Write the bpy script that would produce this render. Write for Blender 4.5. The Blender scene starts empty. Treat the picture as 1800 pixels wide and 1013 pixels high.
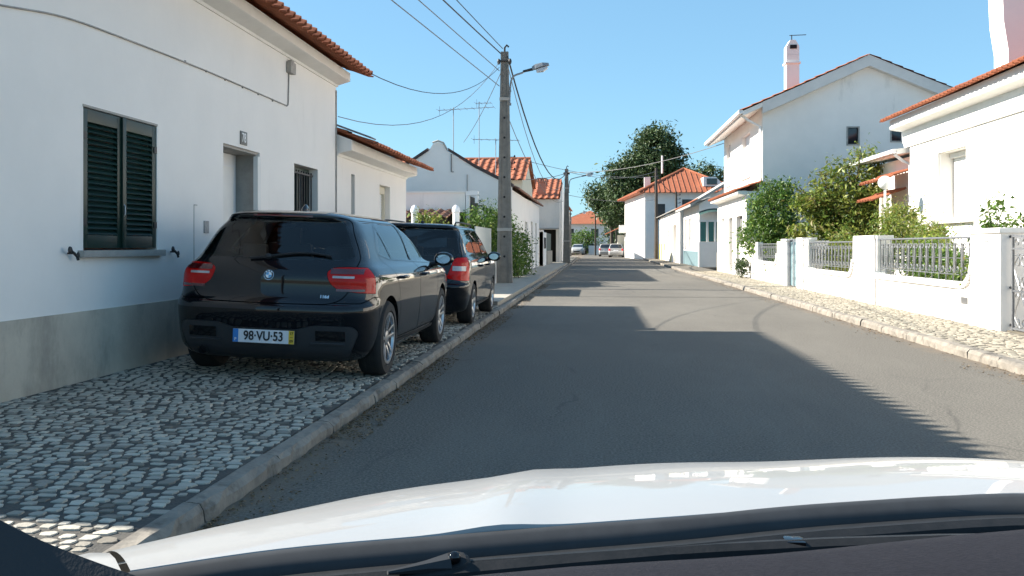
import bpy, bmesh, math, random
from mathutils import Vector, Matrix
from mathutils.bvhtree import BVHTree
from mathutils.interpolate import poly_3d_calc
R = math.radians
scene = bpy.context.scene
COL = scene.collection
random.seed(7)

# ---------------------------------------------------------------- camera
F = 1630.0
YAW = math.atan(150 / F)
cam_d = bpy.data.cameras.new('camera')
cam = bpy.data.objects.new('camera', cam_d); COL.objects.link(cam)
cam.location = (0, 0, 1.26)
cam.rotation_euler = (R(90), 0, YAW)
cam_d.sensor_width = 36.0
cam_d.lens = F / 1800 * 36
cam_d.shift_y = -(506.5 - 432) / 1800
cam_d.clip_start = 0.05; cam_d.clip_end = 3000
scene.camera = cam

# ---------------------------------------------------------------- light
SUN_DIR = Vector((5.85, -0.5, -3.93)).normalized()      # direction the light travels
SKY_STRENGTH = 0.10
sun_d = bpy.data.lights.new('sun', 'SUN'); sun_d.energy = 4.8; sun_d.angle = R(0.5); sun_d.color = (1.0, 0.94, 0.84)
sun = bpy.data.objects.new('sun', sun_d); COL.objects.link(sun)
sun.rotation_euler = SUN_DIR.to_track_quat('-Z', 'Y').to_euler()
sun.location = (-20, 2, 20)
world = bpy.data.worlds.new('World'); scene.world = world; world.use_nodes = True
nt = world.node_tree; nt.nodes.clear()
wo = nt.nodes.new('ShaderNodeOutputWorld'); bg = nt.nodes.new('ShaderNodeBackground'); sky = nt.nodes.new('ShaderNodeTexSky')
sky.sky_type = 'NISHITA'; sky.sun_disc = False
to_sun = -SUN_DIR
sky.sun_elevation = math.asin(to_sun.z)
sky.sun_rotation = math.atan2(to_sun.x, to_sun.y)
sky.air_density = 1.0; sky.dust_density = 0.0; sky.ozone_density = 2.0
hs = nt.nodes.new('ShaderNodeHueSaturation'); hs.inputs['Hue'].default_value = 0.5; hs.inputs['Saturation'].default_value = 1.0; hs.inputs['Value'].default_value = 1.0
gm = nt.nodes.new('ShaderNodeGamma'); gm.inputs[1].default_value = 0.5
tn = nt.nodes.new('ShaderNodeMix'); tn.data_type = 'RGBA'; tn.blend_type = 'MULTIPLY'; tn.inputs[0].default_value = 1.0; tn.clamp_result = False
tn.inputs[7].default_value = (0.76, 1.21, 1.50, 1)
nt.links.new(sky.outputs[0], gm.inputs[0]); nt.links.new(gm.outputs[0], tn.inputs[6]); nt.links.new(tn.outputs[2], hs.inputs['Color']); nt.links.new(hs.outputs[0], bg.inputs[0])
bg.inputs[1].default_value = SKY_STRENGTH
nt.links.new(bg.outputs[0], wo.inputs[0])
vs = scene.view_settings; vs.view_transform = 'Standard'; vs.look = 'None'; vs.exposure = 1.52; vs.gamma = 1; vs.use_curve_mapping = False
scene.cycles.max_bounces = 8; scene.cycles.transparent_max_bounces = 16
scene.cycles.sample_clamp_indirect = 8

# ---------------------------------------------------------------- materials
def mat(name, c, rough=0.7, c2=None, scale=3.0, detail=6, metallic=0, bump=0, bscale=60, coat=0, fac=(0.35, 0.7), spec=0.5, stretch=None):
    m = bpy.data.materials.new(name); m.use_nodes = True
    n = m.node_tree.nodes; l = m.node_tree.links
    b = n['Principled BSDF']
    b.inputs['Roughness'].default_value = rough; b.inputs['Metallic'].default_value = metallic
    b.inputs['Specular IOR Level'].default_value = spec
    b.inputs['Base Color'].default_value = (*c, 1)
    if coat: b.inputs['Coat Weight'].default_value = coat; b.inputs['Coat Roughness'].default_value = 0.03
    tc = n.new('ShaderNodeNewGeometry'); vec = tc.outputs['Position']
    if stretch:
        mp = n.new('ShaderNodeMapping'); mp.inputs['Scale'].default_value = stretch
        l.new(vec, mp.inputs[0]); vec = mp.outputs[0]
    if c2:
        t = n.new('ShaderNodeTexNoise'); t.inputs['Scale'].default_value = scale; t.inputs['Detail'].default_value = detail; t.inputs['Roughness'].default_value = 0.65
        l.new(vec, t.inputs['Vector'])
        r = n.new('ShaderNodeValToRGB'); r.color_ramp.elements[0].position = fac[0]; r.color_ramp.elements[1].position = fac[1]
        r.color_ramp.elements[0].color = (*c, 1); r.color_ramp.elements[1].color = (*c2, 1)
        l.new(t.outputs[0], r.inputs[0]); l.new(r.outputs[0], b.inputs['Base Color'])
    if bump:
        t2 = n.new('ShaderNodeTexNoise'); t2.inputs['Scale'].default_value = bscale; t2.inputs['Detail'].default_value = 4
        l.new(vec, t2.inputs['Vector'])
        bp = n.new('ShaderNodeBump'); bp.inputs['Strength'].default_value = bump; bp.inputs['Distance'].default_value = 0.01
        l.new(t2.outputs[0], bp.inputs['Height']); l.new(bp.outputs[0], b.inputs['Normal'])
    return m

def add_layer(m, c, scale, lo, hi, amount=1.0, stretch=(1, 1, 1), zrange=None):
    """a second noise stain mixed over the base colour"""
    n = m.node_tree.nodes; l = m.node_tree.links; b = n['Principled BSDF']
    src = b.inputs['Base Color'].links[0].from_socket if b.inputs['Base Color'].links else None
    g = n.new('ShaderNodeNewGeometry'); mp = n.new('ShaderNodeMapping'); mp.inputs['Scale'].default_value = stretch
    mp.inputs['Location'].default_value = (scale * 1.7, 3.1, 5.3)
    l.new(g.outputs['Position'], mp.inputs[0])
    t = n.new('ShaderNodeTexNoise'); t.inputs['Scale'].default_value = scale; t.inputs['Detail'].default_value = 8; t.inputs['Roughness'].default_value = 0.7
    l.new(mp.outputs[0], t.inputs['Vector'])
    r = n.new('ShaderNodeMapRange'); r.inputs[1].default_value = lo; r.inputs[2].default_value = hi; r.inputs[4].default_value = amount
    l.new(t.outputs[0], r.inputs[0]); fac = r.outputs[0]
    if zrange:
        sx = n.new('ShaderNodeSeparateXYZ'); l.new(g.outputs['Position'], sx.inputs[0])
        zr = n.new('ShaderNodeMapRange'); zr.inputs[1].default_value = zrange[0]; zr.inputs[2].default_value = zrange[1]
        l.new(sx.outputs[2], zr.inputs[0])
        mu = n.new('ShaderNodeMath'); mu.operation = 'MULTIPLY'; l.new(fac, mu.inputs[0]); l.new(zr.outputs[0], mu.inputs[1]); fac = mu.outputs[0]
    mx = n.new('ShaderNodeMix'); mx.data_type = 'RGBA'
    l.new(fac, mx.inputs[0])
    if src: l.new(src, mx.inputs[6])
    else: mx.inputs[6].default_value = b.inputs['Base Color'].default_value
    mx.inputs[7].default_value = (*c, 1)
    l.new(mx.outputs[2], b.inputs['Base Color'])
    return m

def island_mat(name, cols, rough=0.6, trans=0.0, bump=0, spec=0.4):
    """colour picked per mesh island: leaves, stones, tiles"""
    m = bpy.data.materials.new(name); m.use_nodes = True
    n = m.node_tree.nodes; l = m.node_tree.links; b = n['Principled BSDF']
    b.inputs['Roughness'].default_value = rough; b.inputs['Specular IOR Level'].default_value = spec
    g = n.new('ShaderNodeNewGeometry'); r = n.new('ShaderNodeValToRGB')
    el = r.color_ramp.elements
    while len(el) < len(cols): el.new(0.5)
    for i, c in enumerate(cols): el[i].position = i / (len(cols) - 1); el[i].color = (*c, 1)
    l.new(g.outputs['Random Per Island'], r.inputs[0])
    l.new(r.outputs[0], b.inputs['Base Color'])
    if bump:
        t2 = n.new('ShaderNodeTexNoise'); t2.inputs['Scale'].default_value = 45; t2.inputs['Detail'].default_value = 5
        l.new(g.outputs['Position'], t2.inputs['Vector'])
        bp = n.new('ShaderNodeBump'); bp.inputs['Strength'].default_value = bump; bp.inputs['Distance'].default_value = 0.01
        l.new(t2.outputs[0], bp.inputs['Height']); l.new(bp.outputs[0], b.inputs['Normal'])
    if trans:
        o = n['Material Output']; tr = n.new('ShaderNodeBsdfTranslucent'); mx = n.new('ShaderNodeMixShader'); mx.inputs[0].default_value = trans
        l.new(r.outputs[0], tr.inputs[0]); l.new(b.outputs[0], mx.inputs[1]); l.new(tr.outputs[0], mx.inputs[2]); l.new(mx.outputs[0], o.inputs[0])
    return m

def glass_mat(name, tint, refl=1.0):
    m = bpy.data.materials.new(name); m.use_nodes = True
    n = m.node_tree.nodes; l = m.node_tree.links; n.remove(n['Principled BSDF'])
    o = n['Material Output']; t = n.new('ShaderNodeBsdfTransparent'); t.inputs[0].default_value = (*tint, 1)
    g = n.new('ShaderNodeBsdfGlossy'); g.inputs['Roughness'].default_value = 0.01
    f = n.new('ShaderNodeFresnel'); f.inputs[0].default_value = 1.55
    mu = n.new('ShaderNodeMath'); mu.operation = 'MULTIPLY_ADD'; mu.inputs[1].default_value = refl; mu.inputs[2].default_value = 0.03
    mx = n.new('ShaderNodeMixShader')
    l.new(f.outputs[0], mu.inputs[0]); l.new(mu.outputs[0], mx.inputs[0]); l.new(t.outputs[0], mx.inputs[1]); l.new(g.outputs[0], mx.inputs[2]); l.new(mx.outputs[0], o.inputs[0])
    return m

M = {}
M['plaster'] = add_layer(mat('white_plaster', (0.88, 0.84, 0.79), 0.9, (0.83, 0.795, 0.75), 1.2, bump=0.12, bscale=25), (0.66, 0.64, 0.60), 0.8, 0.56, 0.80, 0.4, (1, 1, 0.35))
add_layer(M['plaster'], (0.55, 0.51, 0.45), 2.4, 0.60, 0.82, 0.45, (1, 1, 0.12))
M['plaster_b'] = add_layer(mat('weathered_plaster', (0.87, 0.83, 0.78), 0.9, (0.80, 0.765, 0.72), 0.9, bump=0.15, bscale=20), (0.36, 0.35, 0.33), 1.3, 0.58, 0.80, 0.6, (1, 1, 0.25))
M['cream'] = mat('cream_plaster', (0.72, 0.66, 0.52), 0.9, (0.66, 0.60, 0.47), 1.0)
M['trim'] = mat('white_trim', (0.82, 0.80, 0.76), 0.7, (0.76, 0.74, 0.70), 4)
M['plinth'] = add_layer(mat('grey_render', (0.54, 0.48, 0.39), 0.95, (0.42, 0.37, 0.30), 2.2, bump=0.3, bscale=30), (0.20, 0.175, 0.145), 2.0, 0.50, 0.78, 0.8, (1, 1, 0.5))
M['stone'] = add_layer(mat('grey_limestone', (0.40, 0.375, 0.34), 0.8, (0.33, 0.31, 0.28), 9, bump=0.2), (0.16, 0.16, 0.155), 30, 0.6, 0.7, 0.6)
M['green_paint'] = mat('dark_green_paint', (0.005, 0.030, 0.022), 0.4, (0.004, 0.022, 0.017), 6)
M['black_iron'] = mat('black_iron', (0.02, 0.02, 0.022), 0.5)
M['grey_iron'] = mat('grey_painted_iron', (0.10, 0.105, 0.115), 0.5, (0.17, 0.175, 0.18), 30)
M['silver_iron'] = mat('silver_painted_iron', (0.30, 0.305, 0.31), 0.35, metallic=0.6)
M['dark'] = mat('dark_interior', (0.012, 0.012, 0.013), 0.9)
M['pane'] = mat('window_pane', (0.02, 0.025, 0.03), 0.06, spec=0.8)
M['asphalt'] = mat('asphalt', (0.158, 0.143, 0.118), 0.9, (0.062, 0.056, 0.047), 60, 4, bump=0.4, bscale=90, fac=(0.41, 0.58))
add_layer(M['asphalt'], (0.158, 0.144, 0.120), 0.45, 0.45, 0.72, 0.7, (1, 0.35, 1))
add_layer(M['asphalt'], (0.26, 0.235, 0.20), 120, 0.58, 0.66, 0.9)
M['kerb'] = add_layer(mat('kerb_limestone', (0.27, 0.24, 0.20), 0.9, (0.17, 0.15, 0.125), 7, bump=0.6, bscale=22), (0.07, 0.06, 0.05), 5, 0.52, 0.68, 0.8)
M['mortar'] = add_layer(mat('dark_sand_joints', (0.085, 0.078, 0.068), 0.95, (0.055, 0.052, 0.047), 14, bump=0.6, bscale=60), (0.16, 0.14, 0.11), 2.5, 0.5, 0.75, 0.6)
M['mortar_pale'] = mat('pale_sand_joints', (0.15, 0.13, 0.10), 0.95, (0.10, 0.088, 0.07), 9, bump=0.6, bscale=60)
M['cobble'] = island_mat('limestone_cobble', [(0.12, 0.105, 0.085), (0.33, 0.30, 0.25), (0.44, 0.405, 0.335), (0.37, 0.34, 0.285), (0.52, 0.475, 0.395), (0.31, 0.285, 0.24), (0.42, 0.385, 0.325), (0.48, 0.44, 0.37), (0.18, 0.16, 0.13)], 0.75, bump=0.5)
M['cobble_pale'] = island_mat('pale_cobble', [(0.27, 0.235, 0.18), (0.36, 0.32, 0.25), (0.30, 0.27, 0.21), (0.40, 0.35, 0.275)], 0.8, bump=0.4)
M['concrete'] = mat('pale_concrete', (0.40, 0.36, 0.30), 0.9, (0.30, 0.27, 0.23), 4, bump=0.3)
M['pole'] = add_layer(mat('pole_concrete', (0.22, 0.205, 0.18), 0.95, (0.15, 0.14, 0.125), 5, bump=0.4, bscale=40), (0.07, 0.068, 0.065), 2, 0.55, 0.75, 0.7, (3, 3, 0.6))
M['wood'] = mat('weathered_wood', (0.075, 0.060, 0.048), 0.9, (0.045, 0.038, 0.032), 4, stretch=(6, 6, 0.5))
M['earth'] = mat('earth', (0.16, 0.135, 0.10), 1.0, (0.10, 0.09, 0.065), 2.5, bump=0.4)
M['tile'] = add_layer(add_layer(mat('terracotta_tile', (0.33, 0.100, 0.042), 0.85, (0.23, 0.066, 0.030), 5, bump=0.3, bscale=30), (0.38, 0.15, 0.075), 1.5, 0.5, 0.75, 0.6), (0.12, 0.055, 0.035), 7, 0.60, 0.75, 0.5)
M['tile_dark'] = add_layer(mat('old_terracotta', (0.26, 0.12, 0.075), 0.9, (0.16, 0.085, 0.06), 4, bump=0.3, bscale=30), (0.07, 0.06, 0.05), 5, 0.5, 0.7, 0.7)
M['tile_pink'] = mat('pink_brick', (0.50, 0.24, 0.16), 0.9, (0.42, 0.19, 0.13), 8)
M['cable'] = mat('black_cable', (0.03, 0.03, 0.032), 0.6)
M['cable_grey'] = mat('grey_cable', (0.16, 0.155, 0.15), 0.7)
M['cable_pale'] = mat('painted_cable', (0.42, 0.40, 0.37), 0.8, (0.25, 0.24, 0.22), 6)
M['lampgrey'] = mat('lamp_metal', (0.22, 0.24, 0.26), 0.5, metallic=0.2)
M['lampglass'] = mat('lamp_glass', (0.50, 0.52, 0.54), 0.25)
M['metal'] = mat('galvanised_metal', (0.40, 0.41, 0.42), 0.45, metallic=0.7)
M['white'] = mat('white_paint', (0.80, 0.80, 0.80), 0.5)
M['teal'] = mat('teal_glass', (0.02, 0.14, 0.13), 0.2)
M['bluegrey'] = mat('blue_grey_tile', (0.16, 0.24, 0.26), 0.6, (0.10, 0.16, 0.18), 30)
M['leaf'] = island_mat('leaf_green', [(0.035, 0.085, 0.014), (0.08, 0.17, 0.025), (0.14, 0.23, 0.035), (0.05, 0.11, 0.018), (0.24, 0.29, 0.06)], 0.45, 0.35)
M['leaf_yellow'] = island_mat('leaf_yellow_green', [(0.08, 0.15, 0.022), (0.18, 0.25, 0.04), (0.30, 0.32, 0.06), (0.06, 0.12, 0.02), (0.22, 0.18, 0.05), (0.12, 0.20, 0.03)], 0.45, 0.38)
M['leaf_dark'] = island_mat('leaf_dark_green', [(0.030, 0.060, 0.020), (0.055, 0.095, 0.030), (0.095, 0.135, 0.045), (0.040, 0.075, 0.024)], 0.5, 0.15)
M['bark'] = mat('bark', (0.10, 0.08, 0.06), 0.95, (0.06, 0.05, 0.04), 8, bump=0.5)
M['litter'] = island_mat('dry_leaf', [(0.20, 0.13, 0.07), (0.12, 0.08, 0.05), (0.28, 0.20, 0.11), (0.08, 0.06, 0.04)], 0.9)
# vehicles
M['black_paint'] = mat('black_car_paint', (0.003, 0.004, 0.0065), 0.5, coat=1.0, spec=0.05)
M['black_trim'] = mat('black_plastic', (0.016, 0.016, 0.018), 0.55, bump=0.1, bscale=400)
M['gloss_black'] = mat('gloss_black', (0.004, 0.004, 0.005), 0.08, spec=0.6)
M['grey_trim'] = mat('grey_bumper_plastic', (0.035, 0.036, 0.04), 0.45, (0.028, 0.029, 0.032), 200)
M['tyre'] = mat('tyre_rubber', (0.017, 0.016, 0.016), 0.85, (0.03, 0.028, 0.026), 12)
M['alloy'] = mat('alloy', (0.50, 0.51, 0.53), 0.28, metallic=0.9)
M['alloy_dark'] = mat('dark_alloy', (0.06, 0.06, 0.065), 0.4, metallic=0.6)
M['chrome'] = mat('chrome', (0.75, 0.76, 0.78), 0.12, metallic=1)
M['red_lamp'] = mat('red_lamp', (0.62, 0.006, 0.004), 0.4, (0.40, 0.002, 0.002), 5, coat=0.45, spec=0.05)
M['red_bright'] = mat('bright_red_lamp', (0.75, 0.02, 0.012), 0.4, coat=0.4, spec=0.05)
M['red_dark'] = mat('dark_red_lamp', (0.10, 0.006, 0.008), 0.12, coat=1)
M['clear_lamp'] = mat('clear_lamp', (0.55, 0.52, 0.52), 0.15, (0.38, 0.36, 0.37), 12, coat=1)
M['car_glass'] = glass_mat('car_glass', (0.82, 0.87, 0.87), 1.2)
M['dark_glass'] = glass_mat('dark_rear_glass', (0.86, 0.90, 0.88), 0.55)
M['seat'] = mat('seat_fabric', (0.02, 0.02, 0.023), 0.9)
M['plate'] = mat('plate_white', (0.72, 0.73, 0.76), 0.4)
M['plate_blue'] = mat('plate_blue', (0.03, 0.20, 0.55), 0.4)
M['plate_yellow'] = mat('plate_yellow', (0.72, 0.48, 0.03), 0.4)
M['ink'] = mat('black_ink', (0.012, 0.012, 0.014), 0.5)
M['emblem_blue'] = mat('emblem_blue', (0.10, 0.35, 0.62), 0.2, coat=1)
M['white_car'] = mat('white_car_paint', (0.35, 0.345, 0.335), 0.45, coat=0.55, spec=0.3)
M['mirror'] = mat('mirror_glass', (0.55, 0.57, 0.6), 0.02, metallic=1)
M['dash'] = mat('dashboard_plastic', (0.009, 0.009, 0.013), 0.85, (0.013, 0.013, 0.018), 200, 2, bump=0.12, bscale=380, spec=0.2)
M['cowl'] = mat('cowl_plastic', (0.010, 0.011, 0.012), 0.6, (0.018, 0.018, 0.019), 60, 4, bump=0.06, bscale=300, spec=0.3)
M['rubber'] = mat('grey_seal', (0.045, 0.047, 0.05), 0.6, (0.035, 0.036, 0.038), 30, spec=0.3)

def edge_dirt(m):
    n = m.node_tree.nodes; l = m.node_tree.links; b = n['Principled BSDF']; src = b.inputs['Base Color'].links[0].from_socket
    g = n.new('ShaderNodeNewGeometry'); sx = n.new('ShaderNodeSeparateXYZ'); l.new(g.outputs['Position'], sx.inputs[0])
    t = n.new('ShaderNodeTexNoise'); t.inputs['Scale'].default_value = 2.2; t.inputs['Detail'].default_value = 9; t.inputs['Roughness'].default_value = 0.75; l.new(g.outputs['Position'], t.inputs['Vector'])
    ab = n.new('ShaderNodeMath'); ab.operation = 'SUBTRACT'; ab.inputs[1].default_value = 1.185; l.new(sx.outputs[0], ab.inputs[0])
    ab2 = n.new('ShaderNodeMath'); ab2.operation = 'ABSOLUTE'; l.new(ab.outputs[0], ab2.inputs[0])
    ad = n.new('ShaderNodeMath'); ad.operation = 'MULTIPLY_ADD'; ad.inputs[1].default_value = 0.85; l.new(t.outputs[0], ad.inputs[0]); l.new(ab2.outputs[0], ad.inputs[2])
    r = n.new('ShaderNodeMapRange'); r.inputs[1].default_value = 3.10; r.inputs[2].default_value = 3.38; r.inputs[4].default_value = 0.85; l.new(ad.outputs[0], r.inputs[0])
    mx = n.new('ShaderNodeMix'); mx.data_type = 'RGBA'; l.new(r.outputs[0], mx.inputs[0]); l.new(src, mx.inputs[6]); mx.inputs[7].default_value = (0.17, 0.13, 0.09, 1); l.new(mx.outputs[2], b.inputs['Base Color'])
edge_dirt(M['asphalt'])
def cracks(m):
    n = m.node_tree.nodes; l = m.node_tree.links; b = n['Principled BSDF']; src = b.inputs['Base Color'].links[0].from_socket
    g = n.new('ShaderNodeNewGeometry'); t = n.new('ShaderNodeTexNoise'); t.inputs['Scale'].default_value = 1.1; t.inputs['Detail'].default_value = 8; l.new(g.outputs['Position'], t.inputs['Vector'])
    ad = n.new('ShaderNodeMix'); ad.data_type = 'VECTOR'; ad.inputs[0].default_value = 0.35; l.new(g.outputs['Position'], ad.inputs[4]); l.new(t.outputs[1], ad.inputs[5])
    v = n.new('ShaderNodeTexVoronoi'); v.feature = 'DISTANCE_TO_EDGE'; v.inputs['Scale'].default_value = 0.42; l.new(ad.outputs[1], v.inputs['Vector'])
    r = n.new('ShaderNodeMapRange'); r.inputs[1].default_value = 0.0; r.inputs[2].default_value = 0.008; r.inputs[3].default_value = 1.0; r.inputs[4].default_value = 0.0; l.new(v.outputs[0], r.inputs[0])
    t2 = n.new('ShaderNodeTexNoise'); t2.inputs['Scale'].default_value = 0.5; l.new(g.outputs['Position'], t2.inputs['Vector'])
    r2 = n.new('ShaderNodeMapRange'); r2.inputs[1].default_value = 0.50; r2.inputs[2].default_value = 0.60; r2.inputs[4].default_value = 0.45; l.new(t2.outputs[0], r2.inputs[0])
    mu = n.new('ShaderNodeMath'); mu.operation = 'MULTIPLY'; l.new(r.outputs[0], mu.inputs[0]); l.new(r2.outputs[0], mu.inputs[1])
    mx = n.new('ShaderNodeMix'); mx.data_type = 'RGBA'; l.new(mu.outputs[0], mx.inputs[0]); l.new(src, mx.inputs[6]); mx.inputs[7].default_value = (0.03, 0.028, 0.025, 1); l.new(mx.outputs[2], b.inputs['Base Color'])
add_layer(M['asphalt'], (0.085, 0.078, 0.068), 0.9, 0.55, 0.72, 0.55, (1, 0.12, 1))
cracks(M['asphalt'])
# ---------------------------------------------------------------- object helpers
def tag(o, label=None, cat=None, group=None, kind=None):
    if label: o['label'] = label
    if cat: o['category'] = cat
    if group: o['group'] = group
    if kind: o['kind'] = kind
    return o
def thing(name, label, cat, loc=(0, 0, 0), rz=0, group=None, rx=0, ry=0):
    o = bpy.data.objects.new(name, None); COL.objects.link(o); o.location = loc; o.rotation_euler = (rx, ry, rz)
    o.empty_display_size = 0.2
    return tag(o, label, cat, group)
def root_of(o):
    while o.parent: o = o.parent
    return o
def link_mesh(name, me, m, parent=None, smooth=False):
    me.name = name
    o = bpy.data.objects.new(name, me); COL.objects.link(o)
    if m is not None:
        me.materials.clear()
        for x in (m if isinstance(m, (list, tuple)) else [m]): me.materials.append(x)
    if smooth: me.shade_smooth(); me.set_sharp_from_angle(angle=R(40))
    if parent is not None: o.parent = parent
    return o
class MB:
    def __init__(s): s.v = []; s.f = []; s.mi = []; s.cur = 0
    def add(s, vs, fs):
        b = len(s.v); s.v += [Vector(p) for p in vs]
        s.f += [tuple(b + i for i in f) for f in fs]; s.mi += [s.cur] * len(fs)
        return s
    def box(s, x0, x1, y0, y1, z0, z1):
        return s.add([(x0,y0,z0),(x1,y0,z0),(x1,y1,z0),(x0,y1,z0),(x0,y0,z1),(x1,y0,z1),(x1,y1,z1),(x0,y1,z1)],
                     [(0,3,2,1),(4,5,6,7),(0,1,5,4),(1,2,6,5),(2,3,7,6),(3,0,4,7)])
    def obox(s, c, ax, ay, az):
        """box about c with half-vectors"""
        c, ax, ay, az = map(Vector, (c, ax, ay, az))
        p = [c+i*ax+j*ay+k*az for k in (-1,1) for i, j in ((-1,-1),(1,-1),(1,1),(-1,1))]
        return s.add(p, [(0,3,2,1),(4,5,6,7),(0,1,5,4),(1,2,6,5),(2,3,7,6),(3,0,4,7)])
    def quad(s, a, b, c, d): return s.add([a, b, c, d], [(0,1,2,3)])
    def prism(s, poly, vec):
        n = len(poly); vec = Vector(vec); p = [Vector(q) for q in poly]
        return s.add(p + [q + vec for q in p], [tuple(range(n)), tuple(range(2*n-1, n-1, -1))] + [(i, (i+1) % n, n+(i+1) % n, n+i) for i in range(n)])
    def tube(s, pts, r, n=6, cap=True):
        pts = [Vector(p) for p in pts]; rr = r if isinstance(r, (list, tuple)) else [r]*len(pts)
        vs = []; fs = []; prev = None
        for i, p in enumerate(pts):
            d = (pts[min(i+1, len(pts)-1)] - pts[max(i-1, 0)]).normalized()
            if prev is None:
                a = d.orthogonal().normalized()
            else:
                a = (prev - d * prev.dot(d)); a = a.normalized() if a.length > 1e-6 else d.orthogonal().normalized()
            prev = a; b = d.cross(a)
            for k in range(n):
                t = 2*math.pi*k/n; vs.append(p + (a*math.cos(t) + b*math.sin(t))*rr[i])
        for i in range(len(pts)-1):
            for k in range(n): fs.append((i*n+k, i*n+(k+1) % n, (i+1)*n+(k+1) % n, (i+1)*n+k))
        if cap: fs.append(tuple(range(n-1, -1, -1))); fs.append(tuple((len(pts)-1)*n+k for k in range(n)))
        return s.add(vs, fs)
    def lathe(s, prof, c, axis, n=24, close=False):
        """prof: (r, h) pairs along axis"""
        axis = Vector(axis).normalized(); a = axis.orthogonal().normalized(); b = axis.cross(a); c = Vector(c)
        vs = [c + axis*h + (a*math.cos(2*math.pi*k/n) + b*math.sin(2*math.pi*k/n))*r for r, h in prof for k in range(n)]
        m = len(prof); fs = []
        for i in range(m if close else m-1):
            j = (i+1) % m
            for k in range(n): fs.append((i*n+k, i*n+(k+1) % n, j*n+(k+1) % n, j*n+k))
        if not close: fs += [tuple(range(n-1, -1, -1)), tuple((m-1)*n+k for k in range(n))]
        return s.add(vs, fs)
    def grid(s, rows):
        m = len(rows[0])
        return s.add([p for r in rows for p in r], [(i*m+j, i*m+j+1, (i+1)*m+j+1, (i+1)*m+j) for i in range(len(rows)-1) for j in range(m-1)])
    def ball(s, c, r, n=12, m=8):
        c = Vector(c); r = Vector(r) if not isinstance(r, (int, float)) else Vector((r, r, r))
        rows = [[c + Vector((r.x*math.sin(math.pi*i/m)*math.cos(2*math.pi*k/n), r.y*math.sin(math.pi*i/m)*math.sin(2*math.pi*k/n), r.z*math.cos(math.pi*i/m))) for k in range(n+1)] for i in range(m+1)]
        return s.grid(rows)
    def build(s, name, m, parent=None, smooth=False, bevel=0, local=False, label=None):
        """vertices are in world space (parent roots unrotated) unless local"""
        if parent is not None and not local: off = root_of(parent).location.copy()
        elif parent is None and not local:
            xs = [v.x for v in s.v]; ys = [v.y for v in s.v]; zs = [v.z for v in s.v]
            off = Vector(((min(xs)+max(xs))/2, (min(ys)+max(ys))/2, min(zs)))
        else: off = Vector((0, 0, 0))
        me = bpy.data.meshes.new(name)
        me.from_pydata([tuple(v - off) for v in s.v], [], s.f)
        if isinstance(m, (list, tuple)):
            for x in m: me.materials.append(x)
            me.polygons.foreach_set('material_index', s.mi)
        else: me.materials.append(m)
        bm = bmesh.new(); bm.from_mesh(me); bmesh.ops.recalc_face_normals(bm, faces=bm.faces)
        if bevel: bmesh.ops.bevel(bm, geom=bm.edges[:], offset=bevel, segments=2, profile=0.7, affect='EDGES', clamp_overlap=True)
        bm.to_mesh(me); bm.free()
        if smooth or bevel: me.shade_smooth(); me.set_sharp_from_angle(angle=R(38))
        o = bpy.data.objects.new(name, me); COL.objects.link(o)
        if parent is not None: o.parent = parent
        else: o.location = off
        if label: o['label'] = label
        return o

def text_obj(name, s, size, m, parent, mtx, extrude=0.001, align='CENTER', sx=1.0, bold=0.0):
    cu = bpy.data.curves.new(name, 'FONT'); cu.body = s; cu.size = size; cu.align_x = align; cu.align_y = 'CENTER'; cu.extrude = extrude; cu.offset = bold
    t = bpy.data.objects.new('tmp', cu); COL.objects.link(t); bpy.context.view_layer.update()
    me = bpy.data.meshes.new_from_object(t.evaluated_get(bpy.context.evaluated_depsgraph_get()))
    bpy.data.objects.remove(t); bpy.data.curves.remove(cu)
    me.transform(mtx @ Matrix.Diagonal((sx, 1, 1, 1)))
    return link_mesh(name, me, m, parent)

def spline(pts, n=8):
    """Catmull-Rom through tuples"""
    out = []
    P = [pts[0]] + list(pts) + [pts[-1]]
    for i in range(1, len(P)-2):
        for k in range(n):
            t = k/n; out.append(tuple(0.5*((2*b) + (-a+c)*t + (2*a-5*b+4*c-d)*t*t + (-a+3*b-3*c+d)*t**3) for a, b, c, d in zip(P[i-1], P[i], P[i+1], P[i+2])))
    out.append(tuple(pts[-1])); return out
def catenary(a, b, sag, n=14):
    a = Vector(a); b = Vector(b)
    return [a.lerp(b, i/n) - Vector((0, 0, sag*4*(i/n)*(1-i/n))) for i in range(n+1)]

def explode(o):
    """every loose piece of a mesh becomes a part of its own"""
    bm = bmesh.new(); bm.from_mesh(o.data); bm.verts.ensure_lookup_table(); seen = set(); isl = []
    for v in bm.verts:
        if v.index in seen: continue
        st = [v]; seen.add(v.index); cur = []
        while st:
            q = st.pop(); cur.append(q.index)
            for e in q.link_edges:
                w = e.other_vert(q)
                if w.index not in seen: seen.add(w.index); st.append(w)
        isl.append(cur)
    for cur in isl:
        mp = {k: i for i, k in enumerate(cur)}; fs = [[mp[v.index] for v in f.verts] for f in bm.faces if f.verts[0].index in mp]
        me = bpy.data.meshes.new(o.name); me.from_pydata([tuple(bm.verts[k].co) for k in cur], [], fs)
        for m in o.data.materials: me.materials.append(m)
        q = bpy.data.objects.new(o.name.split('.')[0], me); COL.objects.link(q); q.parent = o.parent; q.location = o.location
    bm.free(); bpy.data.objects.remove(o)

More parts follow.
